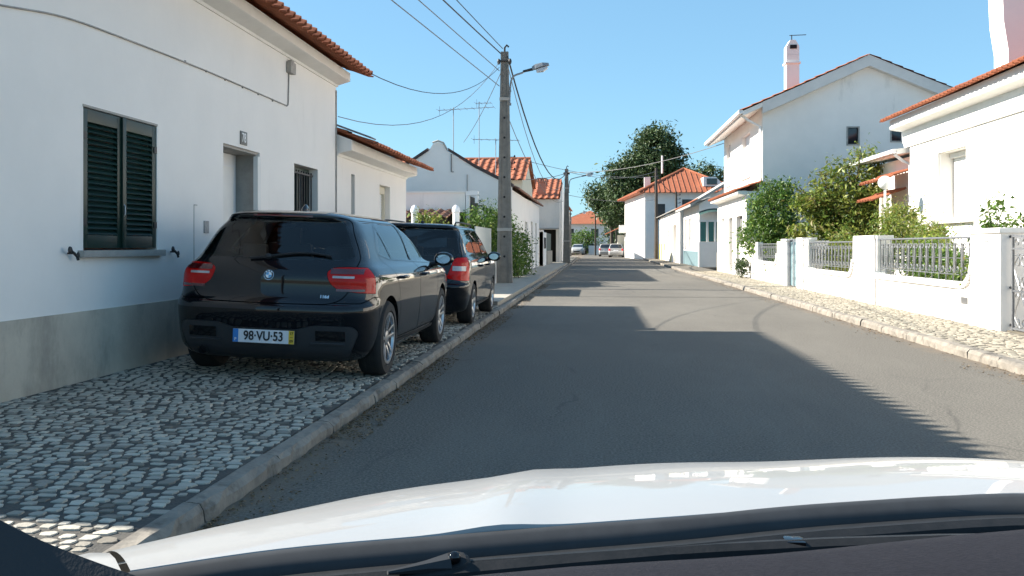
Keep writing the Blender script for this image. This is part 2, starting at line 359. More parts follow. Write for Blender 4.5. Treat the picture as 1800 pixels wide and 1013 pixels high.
def wall(mb, P, d, n, L, z0, z1, ops=(), top=None):
    """rendered wall sheet from P along d, openings (a0,a1,z0,z1,depth) with reveals going inwards (-n)"""
    P = Vector(P); d = Vector(d); n = Vector(n)
    us = sorted({0, L} | {v for o in ops for v in o[:2]}); zs = sorted({z0, z1} | {v for o in ops for v in o[2:4]})
    pt = lambda u, z, dep=0: P + d*u - n*dep + Vector((0, 0, z))
    for i in range(len(us)-1):
        for j in range(len(zs)-1):
            uc = (us[i]+us[i+1])/2; zc = (zs[j]+zs[j+1])/2
            if any(o[0] < uc < o[1] and o[2] < zc < o[3] for o in ops): continue
            mb.quad(pt(us[i], zs[j]), pt(us[i+1], zs[j]), pt(us[i+1], zs[j+1]), pt(us[i], zs[j+1]))
    for a0, a1, b0, b1, dep in ops:
        mb.quad(pt(a0, b0), pt(a0, b1), pt(a0, b1, dep), pt(a0, b0, dep)); mb.quad(pt(a1, b0), pt(a1, b1), pt(a1, b1, dep), pt(a1, b0, dep))
        mb.quad(pt(a0, b1), pt(a1, b1), pt(a1, b1, dep), pt(a0, b1, dep)); mb.quad(pt(a0, b0), pt(a1, b0), pt(a1, b0, dep), pt(a0, b0, dep))

def tile_roof(name, P, e, s, L, S, parent, m=None, pitch=0.22, amp=0.038, row=0.40, ns=8, lip=0.03):
    """pantile sheet: eave from P along e (length L), rising along unit slope s (length S)"""
    P = Vector(P); e = Vector(e).normalized(); s = Vector(s).normalized(); up = e.cross(s).normalized()
    if up.z < 0: up = -up
    nt_ = max(1, round(L/pitch)); pitch = L/nt_; rows = max(1, round(S/row)); row = S/rows
    mb = MB(); rnd = random.Random(int(abs(P.x*31+P.y*17)*10))
    jit = [[rnd.uniform(-0.006, 0.006) for _ in range(nt_+1)] for _ in range(rows)]
    G = []
    for r in range(rows):
        for q in (0.0, 1.0):
            line = []
            for i in range(nt_*ns+1):
                u = i/ns; ph = u % 1.0
                h = amp*(math.sin(math.pi*min(1, ph/0.56)) if ph < 0.56 else -0.55*math.sin(math.pi*(ph-0.56)/0.44))
                h += lip*(1-q) + jit[r][int(u) % (nt_+1)]*(1-q)
                line.append(P + e*(u*pitch) + s*((r+q)*row - ((0.06 if r == 0 else 0.012) if q == 0 and ph < .56 else 0)) + up*h)
            G.append(line)
    under = [p - up*0.022 for p in G[0]]
    mb.grid([under] + G)
    mb.grid([under, [p + s*(S) - up*0.0 for p in under]])
    return mb.build(name, m or M['tile'], parent)

def gable(mb, pts, vec): mb.prism(pts, vec)

def foliage(name, blobs, n, size, m, parent, seed=1, flat=0.0, shell=0.5):
    """leaf-sized faces clumped through a crown made of several blobs"""
    rnd = random.Random(seed); mb = MB(); wts = [b[1][0]*b[1][1]*b[1][2] for b in blobs]
    clumps = []
    for _ in range(max(10, n//22)):
        c, r = rnd.choices(blobs, wts)[0]
        d = Vector((rnd.gauss(0,1), rnd.gauss(0,1), rnd.gauss(0,1))).normalized() * (shell + (1-shell)*rnd.random())**0.8
        clumps.append((Vector(c) + Vector((d.x*r[0], d.y*r[1], d.z*r[2])), d))
    for cc, d in clumps:
        cr = size*rnd.uniform(1.6, 3.8); ls = size*rnd.choice((0.6, 0.8, 1.0, 1.35))
        for _ in range(rnd.randint(16, 28)):
            p = cc + Vector((rnd.gauss(0,1), rnd.gauss(0,1), rnd.gauss(0,0.8)))*cr*0.46
            nn = (d*0.8 + Vector((rnd.gauss(0,1), rnd.gauss(0,1), rnd.gauss(0.5,1)))*0.8).normalized()
            a = nn.orthogonal().normalized(); a = Matrix.Rotation(rnd.uniform(0, 6.28), 3, nn) @ a; b = nn.cross(a)
            L = ls*rnd.uniform(0.7, 1.25); W = L*rnd.uniform(0.35, 0.5)
            mb.add([p - a*L*0.5, p + b*W*0.5 + nn*L*0.05, p + a*L*0.5 - nn*L*0.08, p - b*W*0.5 + nn*L*0.05], [(0, 1, 2, 3)])
    me = bpy.data.meshes.new(name); off = root_of(parent).location if parent else Vector((0,0,0))
    me.from_pydata([tuple(v - off) for v in mb.v], [], mb.f); me.materials.append(m)
    o = bpy.data.objects.new(name, me); COL.objects.link(o); o.parent = parent
    return o

def patch(x0, x1, y0, y1, z, m, seed, label=None):
    rnd = random.Random(seed); mb = MB(); n = 9
    e = [(x0+(x1-x0)*i/n, y0+rnd.uniform(-.03, .03)) for i in range(n)] + [(x1+rnd.uniform(-.02, .02), y0+(y1-y0)*i/n) for i in range(n)] + [(x1-(x1-x0)*i/n, y1+rnd.uniform(-.03, .03)) for i in range(n)] + [(x0+rnd.uniform(-.02, .02), y1-(y1-y0)*i/n) for i in range(n)]
    mb.add([(x, y, z) for x, y in e], [tuple(range(len(e)))]); return tag(mb.build('road_patch', m), kind='structure')
def plant(name, label, cat, base, blobs, n, size, m, seed=1, trunk_r=0.06, group=None, shell=0.45, stems=5):
    base = Vector(base); t = thing(name, label, cat, base, group=group); rnd = random.Random(seed)
    mb = MB(); mid = Vector(blobs[0][0]); fork = base.lerp(Vector((base.x, base.y, mid.z)), 0.4)
    mb.tube([base - Vector((0,0,0.05)), base.lerp(fork, 0.5) + Vector((0.03,0.02,0)), fork], [trunk_r, trunk_r*0.85, trunk_r*0.7], 7)
    for i in range(stems):
        c, r = blobs[i % len(blobs)]
        tip = Vector(c) + Vector((rnd.uniform(-.6,.6)*r[0], rnd.uniform(-.6,.6)*r[1], rnd.uniform(-.1,.7)*r[2]))
        k = fork.lerp(tip, 0.5) + Vector((rnd.uniform(-.1,.1), rnd.uniform(-.1,.1), 0.05))*trunk_r*10
        mb.tube([fork - Vector((0,0,0.02)), k, tip], [trunk_r*0.6, trunk_r*0.4, trunk_r*0.15], 5)
    mb.build('trunk', M['bark'], t, smooth=True)
    foliage('crown', blobs, n, size, m, t, seed, shell=shell)
    return t
# ================================================================ GROUND
def pave_z(x):           # left pavement rises gently from kerb to wall
    return 0.105 + (-1.93 - x) * 0.04
def ground():
    mb = MB(); mb.quad((-400, -200, -0.06), (400, -200, -0.06), (400, 900, -0.06), (-400, 900, -0.06))
    tag(mb.build('ground', M['earth']), kind='structure')
    mb = MB(); ys = [-15 + i*1.5 for i in range(150)]
    rows = [[(x, y, 0.0) for x in (-1.80, -0.5, 1.2, 2.8, 4.14)] for y in ys if y <= 96]
    mb.grid(rows); tag(mb.build('road', M['asphalt']), kind='structure')
    mb = MB(); mb.quad((-60, 96, 0.004), (60, 96, 0.004), (60, 150, 0.004), (-60, 150, 0.004))
    tag(mb.build('crossroad', M['asphalt']), kind='structure')
    # pavement beds
    mb = MB(); mb.grid([[(-1.880, y, 0.087), (-4.12, y, 0.09 + 2.2*0.04)] for y in (-12, 3, 18.0)])
    tag(mb.build('left_pavement_bed', M['mortar']), kind='structure')
    mb = MB(); mb.grid([[(4.24, y, 0.10), (5.45, y, 0.115)] for y in (-12, 5, 40, 84)])
    tag(mb.build('right_pavement_bed', M['mortar_pale']), kind='structure')
    mb = MB(); mb.prism([(-1.93, 18.02, 0), (-1.93, 18.02, 0.16), (-9.9, 18.02, 0.19), (-9.9, 18.02, 0)], (0, 76, 0))
    tag(mb.build('left_pavement_far', M['concrete']), kind='structure')
    mb = MB(); mb.box(5.45, 30, -12, 33, -0.05, 0.13)
    tag(mb.build('garden_soil', M['earth']), kind='structure')
ground()

def cobbles(name, x0, x1, y0, y1, zf, m, seed, cover, sx=0.115, sy=0.085, skip=None, dark=0.1):
    """hand-cut limestone setts laid in wandering rows"""
    rnd = random.Random(seed); mb = MB(); y = y0; k = 0
    while y < y1:
        h = sy*rnd.uniform(0.85, 1.2); x = x0 + rnd.uniform(-0.05, 0)
        while x < x1:
            w = sx*rnd.uniform(0.62, 1.35)
            cx = x + w/2; cy = y + h/2 + 0.05*math.sin(x*2.3 + y*0.35) + rnd.uniform(-.010, .010)
            x += w
            if cx > x1 - 0.02 or cx < x0 + 0.02 or cy > y1: continue
            dens = math.sin(cx*1.7 + cy*0.9) * math.sin(cx*0.8 - cy*0.5 + 1.3)
            if rnd.random() < dark + 0.07*dens: continue
            g = cover * rnd.uniform(0.84, 1.05) * (1 - 0.07*max(0, dens)); n = rnd.choice((6, 7, 8))
            ang = [2*math.pi*(i+rnd.uniform(-.22, .22))/n for i in range(n)]
            zt = zf(cx, cy) + rnd.uniform(-0.003, 0.002); tilt = (rnd.uniform(-.03, .03), rnd.uniform(-.03, .03))
            sq = 0.42
            def pt(a, s, z):
                ca, sa = math.cos(a), math.sin(a)
                ex = math.copysign(abs(ca)**0.55, ca)*w*0.5*g*s; ey = math.copysign(abs(sa)**0.55, sa)*h*0.5*g*s
                return (cx+ex, cy+ey, z + ex*tilt[0] + ey*tilt[1])
            rr = [rnd.uniform(0.80, 1.12) for _ in range(n)]
            vs = [pt(a, q, zt - 0.025) for a, q in zip(ang, rr)] + [pt(a, q*0.95, zt + 0.0005) for a, q in zip(ang, rr)] + [pt(a, q*0.86, zt + 0.002) for a, q in zip(ang, rr)]
            fs = [(i, (i+1) % n, n+(i+1) % n, n+i) for i in range(n)] + [(n+i, n+(i+1) % n, 2*n+(i+1) % n, 2*n+i) for i in range(n)] + [tuple(range(2*n, 3*n))]
            mb.add(vs, fs)
        y += h
    return tag(mb.build(name, m), kind='structure')
cobbles('left_cobblestones', -4.1, -1.885, 3.0, 18.0, lambda x, y: 0.09 + (-1.92-x)*0.04 + 0.004, M['cobble'], 3, 0.91, 0.088, 0.070, dark=0.04)
cobbles('right_cobblestones', 4.25, 5.4, 7.0, 42.0, lambda x, y: 0.105 + (x-4.24)*0.012, M['cobble_pale'], 5, 0.97, 0.13, 0.10, dark=0.04)

def kerb(name, x0, x1, y0, y1, h, m, seed, step=1.0):
    rnd = random.Random(seed); mb = MB(); y = y0
    while y < y1:
        L = step*rnd.uniform(0.7, 1.25); e = 0.008
        dz = rnd.uniform(-.008, .006); dx = rnd.uniform(-.008, .008)
        n = max(3, int(L/0.12)) if y < 30 else 2
        rows = []
        for i in range(n+1):
            yy = y + e + (L-2*e)*i/n
            j = [rnd.uniform(-.006, .006) for _ in range(6)]
            out, inn = (x1, x0) if abs(x1) < abs(x0) else (x0, x1)   # out = road side
            s = 1 if out > inn else -1
            rows.append([(out+dx+j[0]*2, yy, -0.03), (out+dx-s*0.004+j[1]*2, yy, h*0.62+dz+j[2]), (out+dx-s*0.028+j[3]*1.5, yy, h+dz-0.004+j[4]*.6),
                         (out+dx-s*0.07, yy, h+dz+j[5]*.4), (inn, yy, h+dz+0.002), (inn, yy, -0.03)])
        b0 = len(mb.v); mb.grid(rows)
        mb.add(rows[0], [tuple(range(6))]); mb.add(rows[-1], [tuple(range(5, -1, -1))])
        y += L
    o = mb.build(name, m, smooth=False); return tag(o, kind='structure')
kerb('left_kerb', -1.872, -1.768, 2.2, 94, 0.088, M['kerb'], 1)
kerb('right_kerb', 4.11, 4.24, 4, 84, 0.105, M['kerb'], 2)
# low step where the raised far pavement begins
kerb_mb = MB(); kerb_mb.box(-4.1, -1.94, 17.93, 18.03, -0.02, 0.175)
tag(kerb_mb.build('pavement_step', M['kerb']), kind='structure')

def litter(name, x0, x1, y0, y1, n, size, seed, zf, bias=None):
    rnd = random.Random(seed); mb = MB()
    for _ in range(n):
        y = y0 + (y1-y0)*rnd.random()**1.6; x = x0 + (x1-x0)*rnd.random()**2
        if math.sin(y*2.1)+math.sin(y*0.9+1) < -0.2 and rnd.random() < .8: continue
        a = rnd.uniform(0, 6.28); L = size*rnd.uniform(.4, 1.2); W = L*rnd.uniform(.4, .8); z = zf + rnd.uniform(0.002, 0.012)
        ca, sa = math.cos(a), math.sin(a)
        mb.add([(x+ca*L, y+sa*L, z), (x-sa*W, y+ca*W, z+rnd.uniform(0, .01)), (x-ca*L, y-sa*L, z), (x+sa*W, y-ca*W, z+rnd.uniform(0, .008))], [(0,1,2,3)])
    return tag(mb.build(name, M['litter']), 'dry leaf litter and grit gathered along the kerb', 'leaf litter', kind='stuff')
litter('leaf_litter', -1.74, -1.50, 3.2, 30, 9000, 0.013, 4, 0.0)
litter('leaf_litter', 4.09, 3.7, 7, 40, 1300, 0.018, 6, 0.0)

# ================================================================ LEFT HOUSE WITH GREEN SHUTTERS
X1 = -4.1
def house_left():
    t = thing('house', 'long single-storey white house with grey plinth and green shutters, nearest on the left', 'house', (-7.6, 9.2, 0), group='houses along the street')
    mb = MB(); L = 9.95; y0 = 4.35; y1 = y0 + L
    P = (X1, y0, 0); n = (1, 0, 0)
    ops = [(7.08-y0, 8.33-y0, 1.22, 2.39, 0.10), (9.87-y0, 10.98-y0, 0.20, 2.39, 0.32), (12.27-y0, 13.34-y0, 1.25, 2.38, 0.22)]
    wall(mb, P, (0, 1, 0), n, L, 0.0, 3.80, ops)
    mb.quad((X1, y0, 0), (-11, y0, 0), (-11, y0, 3.8), (X1, y0, 3.8)); mb.add([(X1, y0, 3.8), (-11, y0, 3.8), (-7.55, y0, 5.25)], [(0,1,2)])
    mb.quad((X1, y1, 0), (-11, y1, 0), (-11, y1, 3.8), (X1, y1, 3.8)); mb.add([(X1, y1, 3.8), (-11, y1, 3.8), (-7.55, y1, 5.25)], [(0,1,2)])
    mb.quad((-11, y0, 0), (-11, y1, 0), (-11, y1, 3.8), (-11, y0, 3.8))
    mb.build('wall', M['plaster'], t)
    mb = MB(); mb.box(X1-0.02, X1+0.018, y0-0.01, 9.86, 0.0, 0.735); mb.box(X1-0.02, X1+0.018, 10.99, y1-0.02, 0.0, 0.735)
    mb.build('plinth', M['plinth'], t, bevel=0.006)
    mb = MB(); prof = [(X1, 3.76), (X1+0.02, 3.76), (X1+0.03, 3.79), (X1+0.20, 3.84), (X1+0.22, 3.85), (X1+0.22, 3.975), (X1, 4.06)]
    mb.prism([(x, y0-0.03, z) for x, z in prof], (0, L+0.06, 0)); mb.build('cornice', M['trim'], t)
    rf = tile_roof('roof', (-3.58, y0-0.08, 3.93), (0, 1, 0), (-4.05, 0, 1.50), L+0.16, 4.30, t, pitch=0.205, amp=0.052)
    tile_roof('roof', (-11.6, y0-0.08, 3.90), (0, 1, 0), (4.05, 0, 1.50), L+0.16, 4.28, t, pitch=0.41, ns=4)
    mb = MB(); mb.tube([(-7.6, y0-0.1, 5.36), (-7.6, y1+0.1, 5.36)], 0.12, 8); mb.build('ridge', M['tile'], t)
    # shutters
    for a, b in ((7.083, 7.703), (7.707, 8.327)):
        mb = MB(); x = X1-0.028; f = 0.075
        for q in ((a, a+f, 1.24, 2.37), (b-f, b, 1.24, 2.37)): mb.box(x-0.02, x+0.02, *q)
        for q in ((a+f, b-f, 1.24, 1.345), (a+f, b-f, 2.265, 2.37)): mb.box(x-0.02, x+0.02, *q)
        sh = mb.build('shutter', M['green_paint'], t, bevel=0.004)
        mb = MB(); k = 0; z = 1.36
        while z < 2.255:
            mb.obox(((x), (a+b)/2, z+0.012), (0.022, 0, -0.022), (0, (b-a)/2-f+0.004, 0), (0.003, 0, 0.003))
            z += 0.046
        mb.build('louvre', M['green_paint'], sh)
        mb = MB()
        for z in (1.45, 2.15): mb.box(x+0.021, x+0.029, (a if a < 7.5 else b-0.05), (a+0.05 if a < 7.5 else b), z-0.03, z+0.03)
        explode(mb.build('hinge', M['black_iron'], sh))
    mb = MB(); mb.box(X1-0.007, X1+0.012, 7.685, 7.73, 1.24, 2.37); mb.build('cover_strip', M['green_paint'], t, bevel=0.004)
    mb = MB(); mb.tube([(X1+0.005, 7.705, 1.62), (X1+0.02, 7.705, 1.60), (X1+0.02, 7.705, 1.53), (X1+0.005, 7.705, 1.51)], 0.007); mb.build('latch', M['metal'], t)
    mb = MB(); mb.box(X1-0.10, X1+0.055, 7.00, 8.40, 1.165, 1.222); mb.build('window_sill', M['stone'], t, bevel=0.006)
    mb = MB(); mb.box(X1-0.09, X1+0.003, 7.07, 8.34, 2.376, 2.395); mb.build('lintel', M['stone'], t)
    for y in (6.86, 8.60):        # shutter dogs
        mb = MB(); x = X1
        mb.tube([(x-0.01, y, 1.20), (x+0.05, y, 1.20)], 0.008)
        mb.tube([(x+0.055, y-0.055, 1.245), (x+0.055, y-0.03, 1.215), (x+0.055, y, 1.20), (x+0.055, y+0.035, 1.175), (x+0.055, y+0.055, 1.15)], [0.011, 0.009, 0.012, 0.009, 0.012], 6)
        mb.ball((x+0.055, y-0.06, 1.225), (0.012, 0.022, 0.03)); mb.ball((x+0.055, y+0.055, 1.185), (0.012, 0.016, 0.026))
        mb.build('shutter_dog', M['black_iron'], t, smooth=True)
    # door: granite reveals, white door
    mb = MB(); x = X1
    mb.box(x-0.315, x-0.05, 10.965, 10.985, 0.2, 2.385); mb.box(x-0.315, x-0.02, 9.868, 9.888, 0.2, 2.385); mb.box(x-0.315, x-0.02, 9.89, 10.963, 2.36, 2.388); mb.box(x-0.33, x+0.02, 9.88, 10.97, 0.14, 0.215)
    mb.build('door_reveal', M['stone'], t)
    mb = MB(); mb.box(x-0.05, x+0.006, 10.90, 11.0, 0.2, 2.34); mb.build('door_jamb', M['trim'], t)
    mb = MB(); mb.box(x-0.34, x-0.29, 9.89, 10.95, 0.2, 2.355)
    d = mb.build('door', M['white'], t)
    mb = MB()
    for q in ((10.0, 10.40), (10.46, 10.84)):
        for z0, z1 in ((0.45, 1.15), (1.25, 2.2)): mb.box(x-0.291, x-0.275, q[0], q[1], z0, z1)
    mb.build('door_panel', M['trim'], d, bevel=0.006)
    mb = MB(); mb.tube([(x-0.29, 10.80, 1.2), (x-0.24, 10.80, 1.2), (x-0.24, 10.70, 1.2)], 0.010); mb.build('handle', M['metal'], d)
    # barred window
    mb = MB(); mb.box(x-0.20, x-0.18, 12.28, 13.33, 1.26, 2.37); w = mb.build('window', M['pane'], t)
    mb = MB()
    for q in ((12.285, 12.34, 1.26, 2.37), (13.27, 13.325, 1.26, 2.37), (12.34, 13.27, 2.31, 2.368), (12.78, 12.84, 1.26, 2.31)): mb.box(x-0.178, x-0.13, *q)
    mb.build('frame', M['green_paint'], w)
    mb = MB()
    for i in range(9):
        y = 12.36 + i*0.112; mb.box(x-0.085, x-0.069, y, y+0.016, 1.30, 2.32)
    for z in (1.32, 2.28): mb.box(x-0.09, x-0.065, 12.29, 13.32, z-0.012, z+0.012)
    mb.build('window_bars', M['black_iron'], t)
    mb = MB(); mb.box(x-0.18, x+0.04, 12.22, 13.39, 1.20, 1.252); mb.build('window_sill', M['stone'], t, bevel=0.006)
    # house number
    mb = MB(); mb.box(x, x+0.012, 10.345, 10.545, 2.43, 2.585); nm = mb.build('number_plate', mat('number_plate_grey', (0.10, 0.10, 0.09), 0.4), t, bevel=0.003)
    mx = Matrix.Translation(Vector((x+0.0135, 10.445, 2.507)) - Vector(t.location)) @ Matrix(((0,0,1,0),(1,0,0,0),(0,1,0,0),(0,0,0,1)))
    text_obj('number', '78', 0.15, M['white'], nm, mx, sx=0.85, bold=0.002)
    # meter hatch and little box
    mb = MB(); mb.box(x, x+0.012, 9.36, 9.47, 1.39, 1.52); mb.build('meter_window', mat('meter_grey', (0.22, 0.23, 0.24), 0.4, (0.35, 0.36, 0.36), 30), t)
    mb = MB()
    for q in ((9.12, 9.128, 0.9, 1.68), (9.12, 9.20, 1.672, 1.68), (9.12, 9.30, 0.9, 0.908)): mb.box(x, x+0.004, *q)
    mb.build('hatch_edge', M['cable_pale'], t)
    # cable clipped along the wall up to the junction box
    mb = MB(); pts = spline([(x+0.012, 4.6, 2.62), (x+0.012, 5.6, 2.84), (x+0.012, 6.2, 2.94), (x+0.012, 6.8, 3.02), (x+0.012, 7.6, 3.055), (x+0.012, 9.4, 3.095), (x+0.012, 11.93, 3.11)], 5)
    mb.tube(pts, 0.008, 5); mb.tube([(x+0.012, 11.93, 3.105), (x+0.012, 11.985, 3.13), (x+0.012, 12.0, 3.2), (x+0.012, 12.02, 3.62)], 0.009, 5)
    for i in range(14): mb.box(x, x+0.018, 4.9+i*0.5, 4.91+i*0.5, 3.082, 3.105) if i > 7 else None
    mb.build('wall_cable', M['cable_pale'], t)
    mb = MB(); mb.box(x, x+0.07, 11.94, 12.14, 3.55, 3.70); mb.box(x+0.005, x+0.06, 11.99, 12.10, 3.70, 3.73); mb.build('junction_box', M['cable_pale'], t, bevel=0.01)
    # far corner downpipe (thin)
    mb = MB(); mb.tube([(x+0.012, 14.27, 0.1), (x+0.012, 14.27, 3.7)], 0.012, 6); mb.build('corner_pipe', M['cable_pale'], t)
house_left()

def house_two():
    t = thing('house', 'low white house with narrow slit window, attached beyond the green-shuttered house', 'house', (-7.6, 17, 0), group='houses along the street')
    mb = MB(); y0 = 14.305; L = 5.35; y1 = y0+L; H = 2.80
    ops = [(15.19-y0, 15.42-y0, 1.55, 2.46, 0.12), (17.22-y0, 18.10-y0, 1.2, 2.42, 0.2)]
    wall(mb, (X1+0.002, y0, 0), (0, 1, 0), (1, 0, 0), L, 0, H, ops)
    mb.quad((X1, y1, 0), (-10, y1, 0), (-10, y1, H), (X1, y1, H)); mb.add([(X1, y1, H), (-10, y1, H), (-7.05, y1, 3.9)], [(0,1,2)])
    mb.quad((-10, y0, 0), (-10, y1, 0), (-10, y1, H), (-10, y0, H))
    mb.build('wall', M['plaster'], t)
    mb = MB(); prof = [(X1, H-0.12), (X1+0.02, H-0.12), (X1+0.03, H-0.08), (X1+0.22, H-0.04), (X1+0.24, H-0.03), (X1+0.24, H+0.13), (X1, H+0.22)]
    mb.prism([(x, y0+0.03, z) for x, z in prof], (0, L, 0)); mb.build('cornice', M['trim'], t)
    tile_roof('roof', (-3.57, y0+0.02, 2.875), (0, 1, 0), (-3.5, 0, 1.3), L+0.08, 3.73, t, pitch=0.205, amp=0.04)
    tile_roof('roof', (-10.5, y0+0.02, 2.875), (0, 1, 0), (3.5, 0, 1.3), L+0.08, 3.7, t, pitch=0.41, ns=4)
    mb = MB(); mb.obox((-4.1, y0+0.20, 3.17), (-0.55, 0, 0.205), (0, 0.17, 0), (0.004, 0, 0.01)); mb.build('flashing', mat('lead_flashing', (0.17, 0.18, 0.20), 0.6), t)
    mb = MB(); x = X1
    mb.box(x-0.11, x-0.09, 15.2, 15.41, 1.56, 2.45); w = mb.build('window', M['pane'], t)
    mb = MB(); [mb.box(x-0.089, x-0.05, *q) for q in ((15.2, 15.235, 1.56, 2.45), (15.375, 15.41, 1.56, 2.45), (15.235, 15.375, 2.41, 2.448))]; mb.build('frame', M['cable_pale'], w)
    mb = MB(); mb.box(x-0.19, x-0.16, 17.23, 18.09, 1.21, 2.41); w = mb.build('window', M['trim'], t)
    mb = MB()
    for q in ((17.23, 17.29, 1.21, 2.41), (18.03, 18.09, 1.21, 2.41), (17.29, 18.03, 2.27, 2.408)): mb.box(x-0.159, x-0.10, *q)
    mb.build('frame', M['cream'], w)
    mb = MB(); [mb.box(x-0.159, x-0.15, 17.3, 18.02, 1.22+k*0.05, 1.255+k*0.05) for k in range(21)]; mb.build('blind', M['white'], w)
house_two()

# ================================================================ HOUSES FURTHER ON THE LEFT
def house_three():
    t = thing('house', 'white gabled house with curved ridge end, behind the concrete lamp post', 'house', (-5.8, 41, 0), group='houses along the street')
    y0 = 33.5; y1 = 49.5; g = [(-3.1, y0, 0), (-3.1, y0, 3.40), (-4.45, y0, 4.10), (-5.45, y0, 4.72), (-5.62, y0, 4.98), (-5.80, y0, 5.05), (-5.98, y0, 4.98), (-6.15, y0, 4.72), (-7.2, y0, 4.05), (-8.8, y0, 3.25), (-8.8, y0, 0)]
    mb = MB(); mb.prism(g, (0, 0.28, 0))
    mb.quad((-8.8, y0, 0), (-8.8, y1, 0), (-8.8, y1, 3.2), (-8.8, y0, 3.2)); mb.quad((-8.8, y1, 0), (-3.1, y1, 0), (-3.1, y1, 3.2), (-8.8, y1, 3.2)); mb.add([(-8.8, y1, 3.2), (-3.1, y1, 3.2), (-5.9, y1, 4.6)], [(0,1,2)])
    mb.build('gable_wall', M['plaster_b'], t)
    mb = MB(); wall(mb, (-3.1, y0+0.28, 0), (0, 1, 0), (1, 0, 0), y1-y0-0.28, 0, 3.3, [(6.0, 7.4, 0.16, 2.3, 0.15), (9.6, 10.9, 0.16, 2.4, 0.12), (12.6, 13.8, 0.16, 2.4, 0.12)])
    mb.build('wall', M['plaster'], t)
    for a, b, h in ((6.0, 7.4, 2.3), (9.6, 10.9, 2.4), (12.6, 13.8, 2.4)):
        mb = MB(); mb.box(-3.24, -3.2, y0+0.28+a, y0+0.28+b, 0.16, h); d = mb.build('door', M['metal'], t)
    tile_roof('roof', (-2.92, y0+0.3, 3.36), (0, 1, 0), (-2.9, 0, 1.40), y1-y0-0.3, 3.2, t, m=M['tile_dark'], pitch=0.4, ns=5)
    tile_roof('roof', (-8.9, y0+0.3, 3.2), (0, 1, 0), (3.1, 0, 1.55), y1-y0-0.3, 3.4, t, m=M['tile_dark'], pitch=0.4, ns=5)
    mb = MB()
    for a, b in (((-3.05, 3.48), (-4.45, 4.20)), ((-4.45, 4.20), (-5.42, 4.80)), ((-6.18, 4.80), (-7.2, 4.13)), ((-7.2, 4.13), (-8.8, 3.33))):
        mb.prism([(a[0], y0-0.05, a[1]-0.09), (b[0], y0-0.05, b[1]-0.09), (b[0], y0-0.05, b[1]+0.03), (a[0], y0-0.05, a[1]+0.03)], (0, 0.42, 0))
    explode(mb.build('verge', mat('dark_verge', (0.09, 0.06, 0.055), 0.9, (0.05, 0.045, 0.045), 3), t))
    mb = MB(); mb.tube([(-5.45, y0-0.03, 4.76), (-5.6, y0-0.03, 5.02), (-5.8, y0-0.03, 5.09), (-6.0, y0-0.03, 5.02)], 0.035); mb.build('coping', M['stone'], t)
    mb = MB(); mb.tube([(-5.30, y0-0.04, 4.6), (-5.30, y0-0.04, 3.95), (-5.22, y0-0.04, 3.95)], 0.02); mb.tube([(-4.72, y0-0.03, 3.85), (-4.72, y0-0.03, 2.95)], 0.012); explode(mb.build('wall_cable', M['cable_grey'], t))
house_three()

def annex():
    t = thing('annex', 'weathered lean-to with stained white parapet, tiled canopy and dark carport', 'outbuilding', (-7.5, 29, 0))
    mb = MB(); mb.box(-11.5, -4.15, 29.0, 29.2, 2.32, 2.93); mb.build('parapet', M['plaster_b'], t)
    mb = MB(); mb.box(-11.5, -4.1, 28.96, 29.24, 2.93, 2.975); mb.build('coping', M['trim'], t)
    mb = MB(); mb.box(-4.14, -3.75, 28.97, 29.23, 2.84, 2.98); mb.box(-4.13, -4.02, 28.98, 29.2, 0.1, 2.835); mb.box(-3.84, -3.75, 28.98, 29.2, 2.6, 2.835); mb.build('gutter_box', M['white'], t)
    mb = MB(); mb.quad((-11.5, 32.6, 0), (-4.2, 32.6, 0), (-4.2, 32.6, 2.9), (-11.5, 32.6, 2.9)); mb.quad((-4.2, 29.25, 0), (-4.2, 32.6, 0), (-4.2, 32.6, 2.9), (-4.2, 29.25, 2.9)); mb.quad((-11.5, 29.2, 2.9), (-4.2, 29.2, 2.9), (-4.2, 32.6, 2.9), (-11.5, 32.6, 2.9))
    mb.build('carport_wall', mat('sooty_wall', (0.05, 0.048, 0.045), 0.9, (0.03, 0.03, 0.03), 2), t)  # wall colour darkened to stand for the shade inside the open carport
    tile_roof('canopy', (-11.5, 27.2, 2.10), (1, 0, 0), (0, 1.75, 0.28), 7.1, 1.78, t, m=M['tile_dark'], pitch=0.3, amp=0.05, ns=6)
    mb = MB(); mb.box(-11.5, -4.45, 27.25, 27.33, 1.98, 2.06); mb.build('beam', M['wood'], t)
annex()
def post(x, y, label):
    mb = MB(); mb.lathe([(0.10, 0), (0.10, 2.1), (0.12, 2.12), (0.12, 2.2), (0.09, 2.28), (0.03, 2.33)], (x, y, 0.12), (0, 0, 1), 12)
    tag(mb.build('garden_post', M['white'], smooth=True), label, 'post', 'white garden posts')
post(-5.35, 26.9, 'round-topped white post seen above the rear of the dark estate car, left one')
post(-4.12, 26.9, 'round-topped white post seen above the estate car roof, next to the hedge')
mb = MB(); mb.box(-12, -2.95, 21.0, 21.18, 0.1, 0.95); mb.box(-3.13, -2.95, 21.2, 30.5, 0.1, 0.95)
tag(mb.build('garden_wall', M['plaster_b']), 'low white garden wall hidden behind the dark estate car', 'wall')
mb = MB(); mb.box(-3.08, -3.05, 23.2, 26.6, 0.96, 1.75); fr = mb.build('glass_screen', mat('frosted_screen', (0.42, 0.47, 0.46), 0.35)); tag(fr, 'pale glass screen on the garden wall left of the post', 'screen')

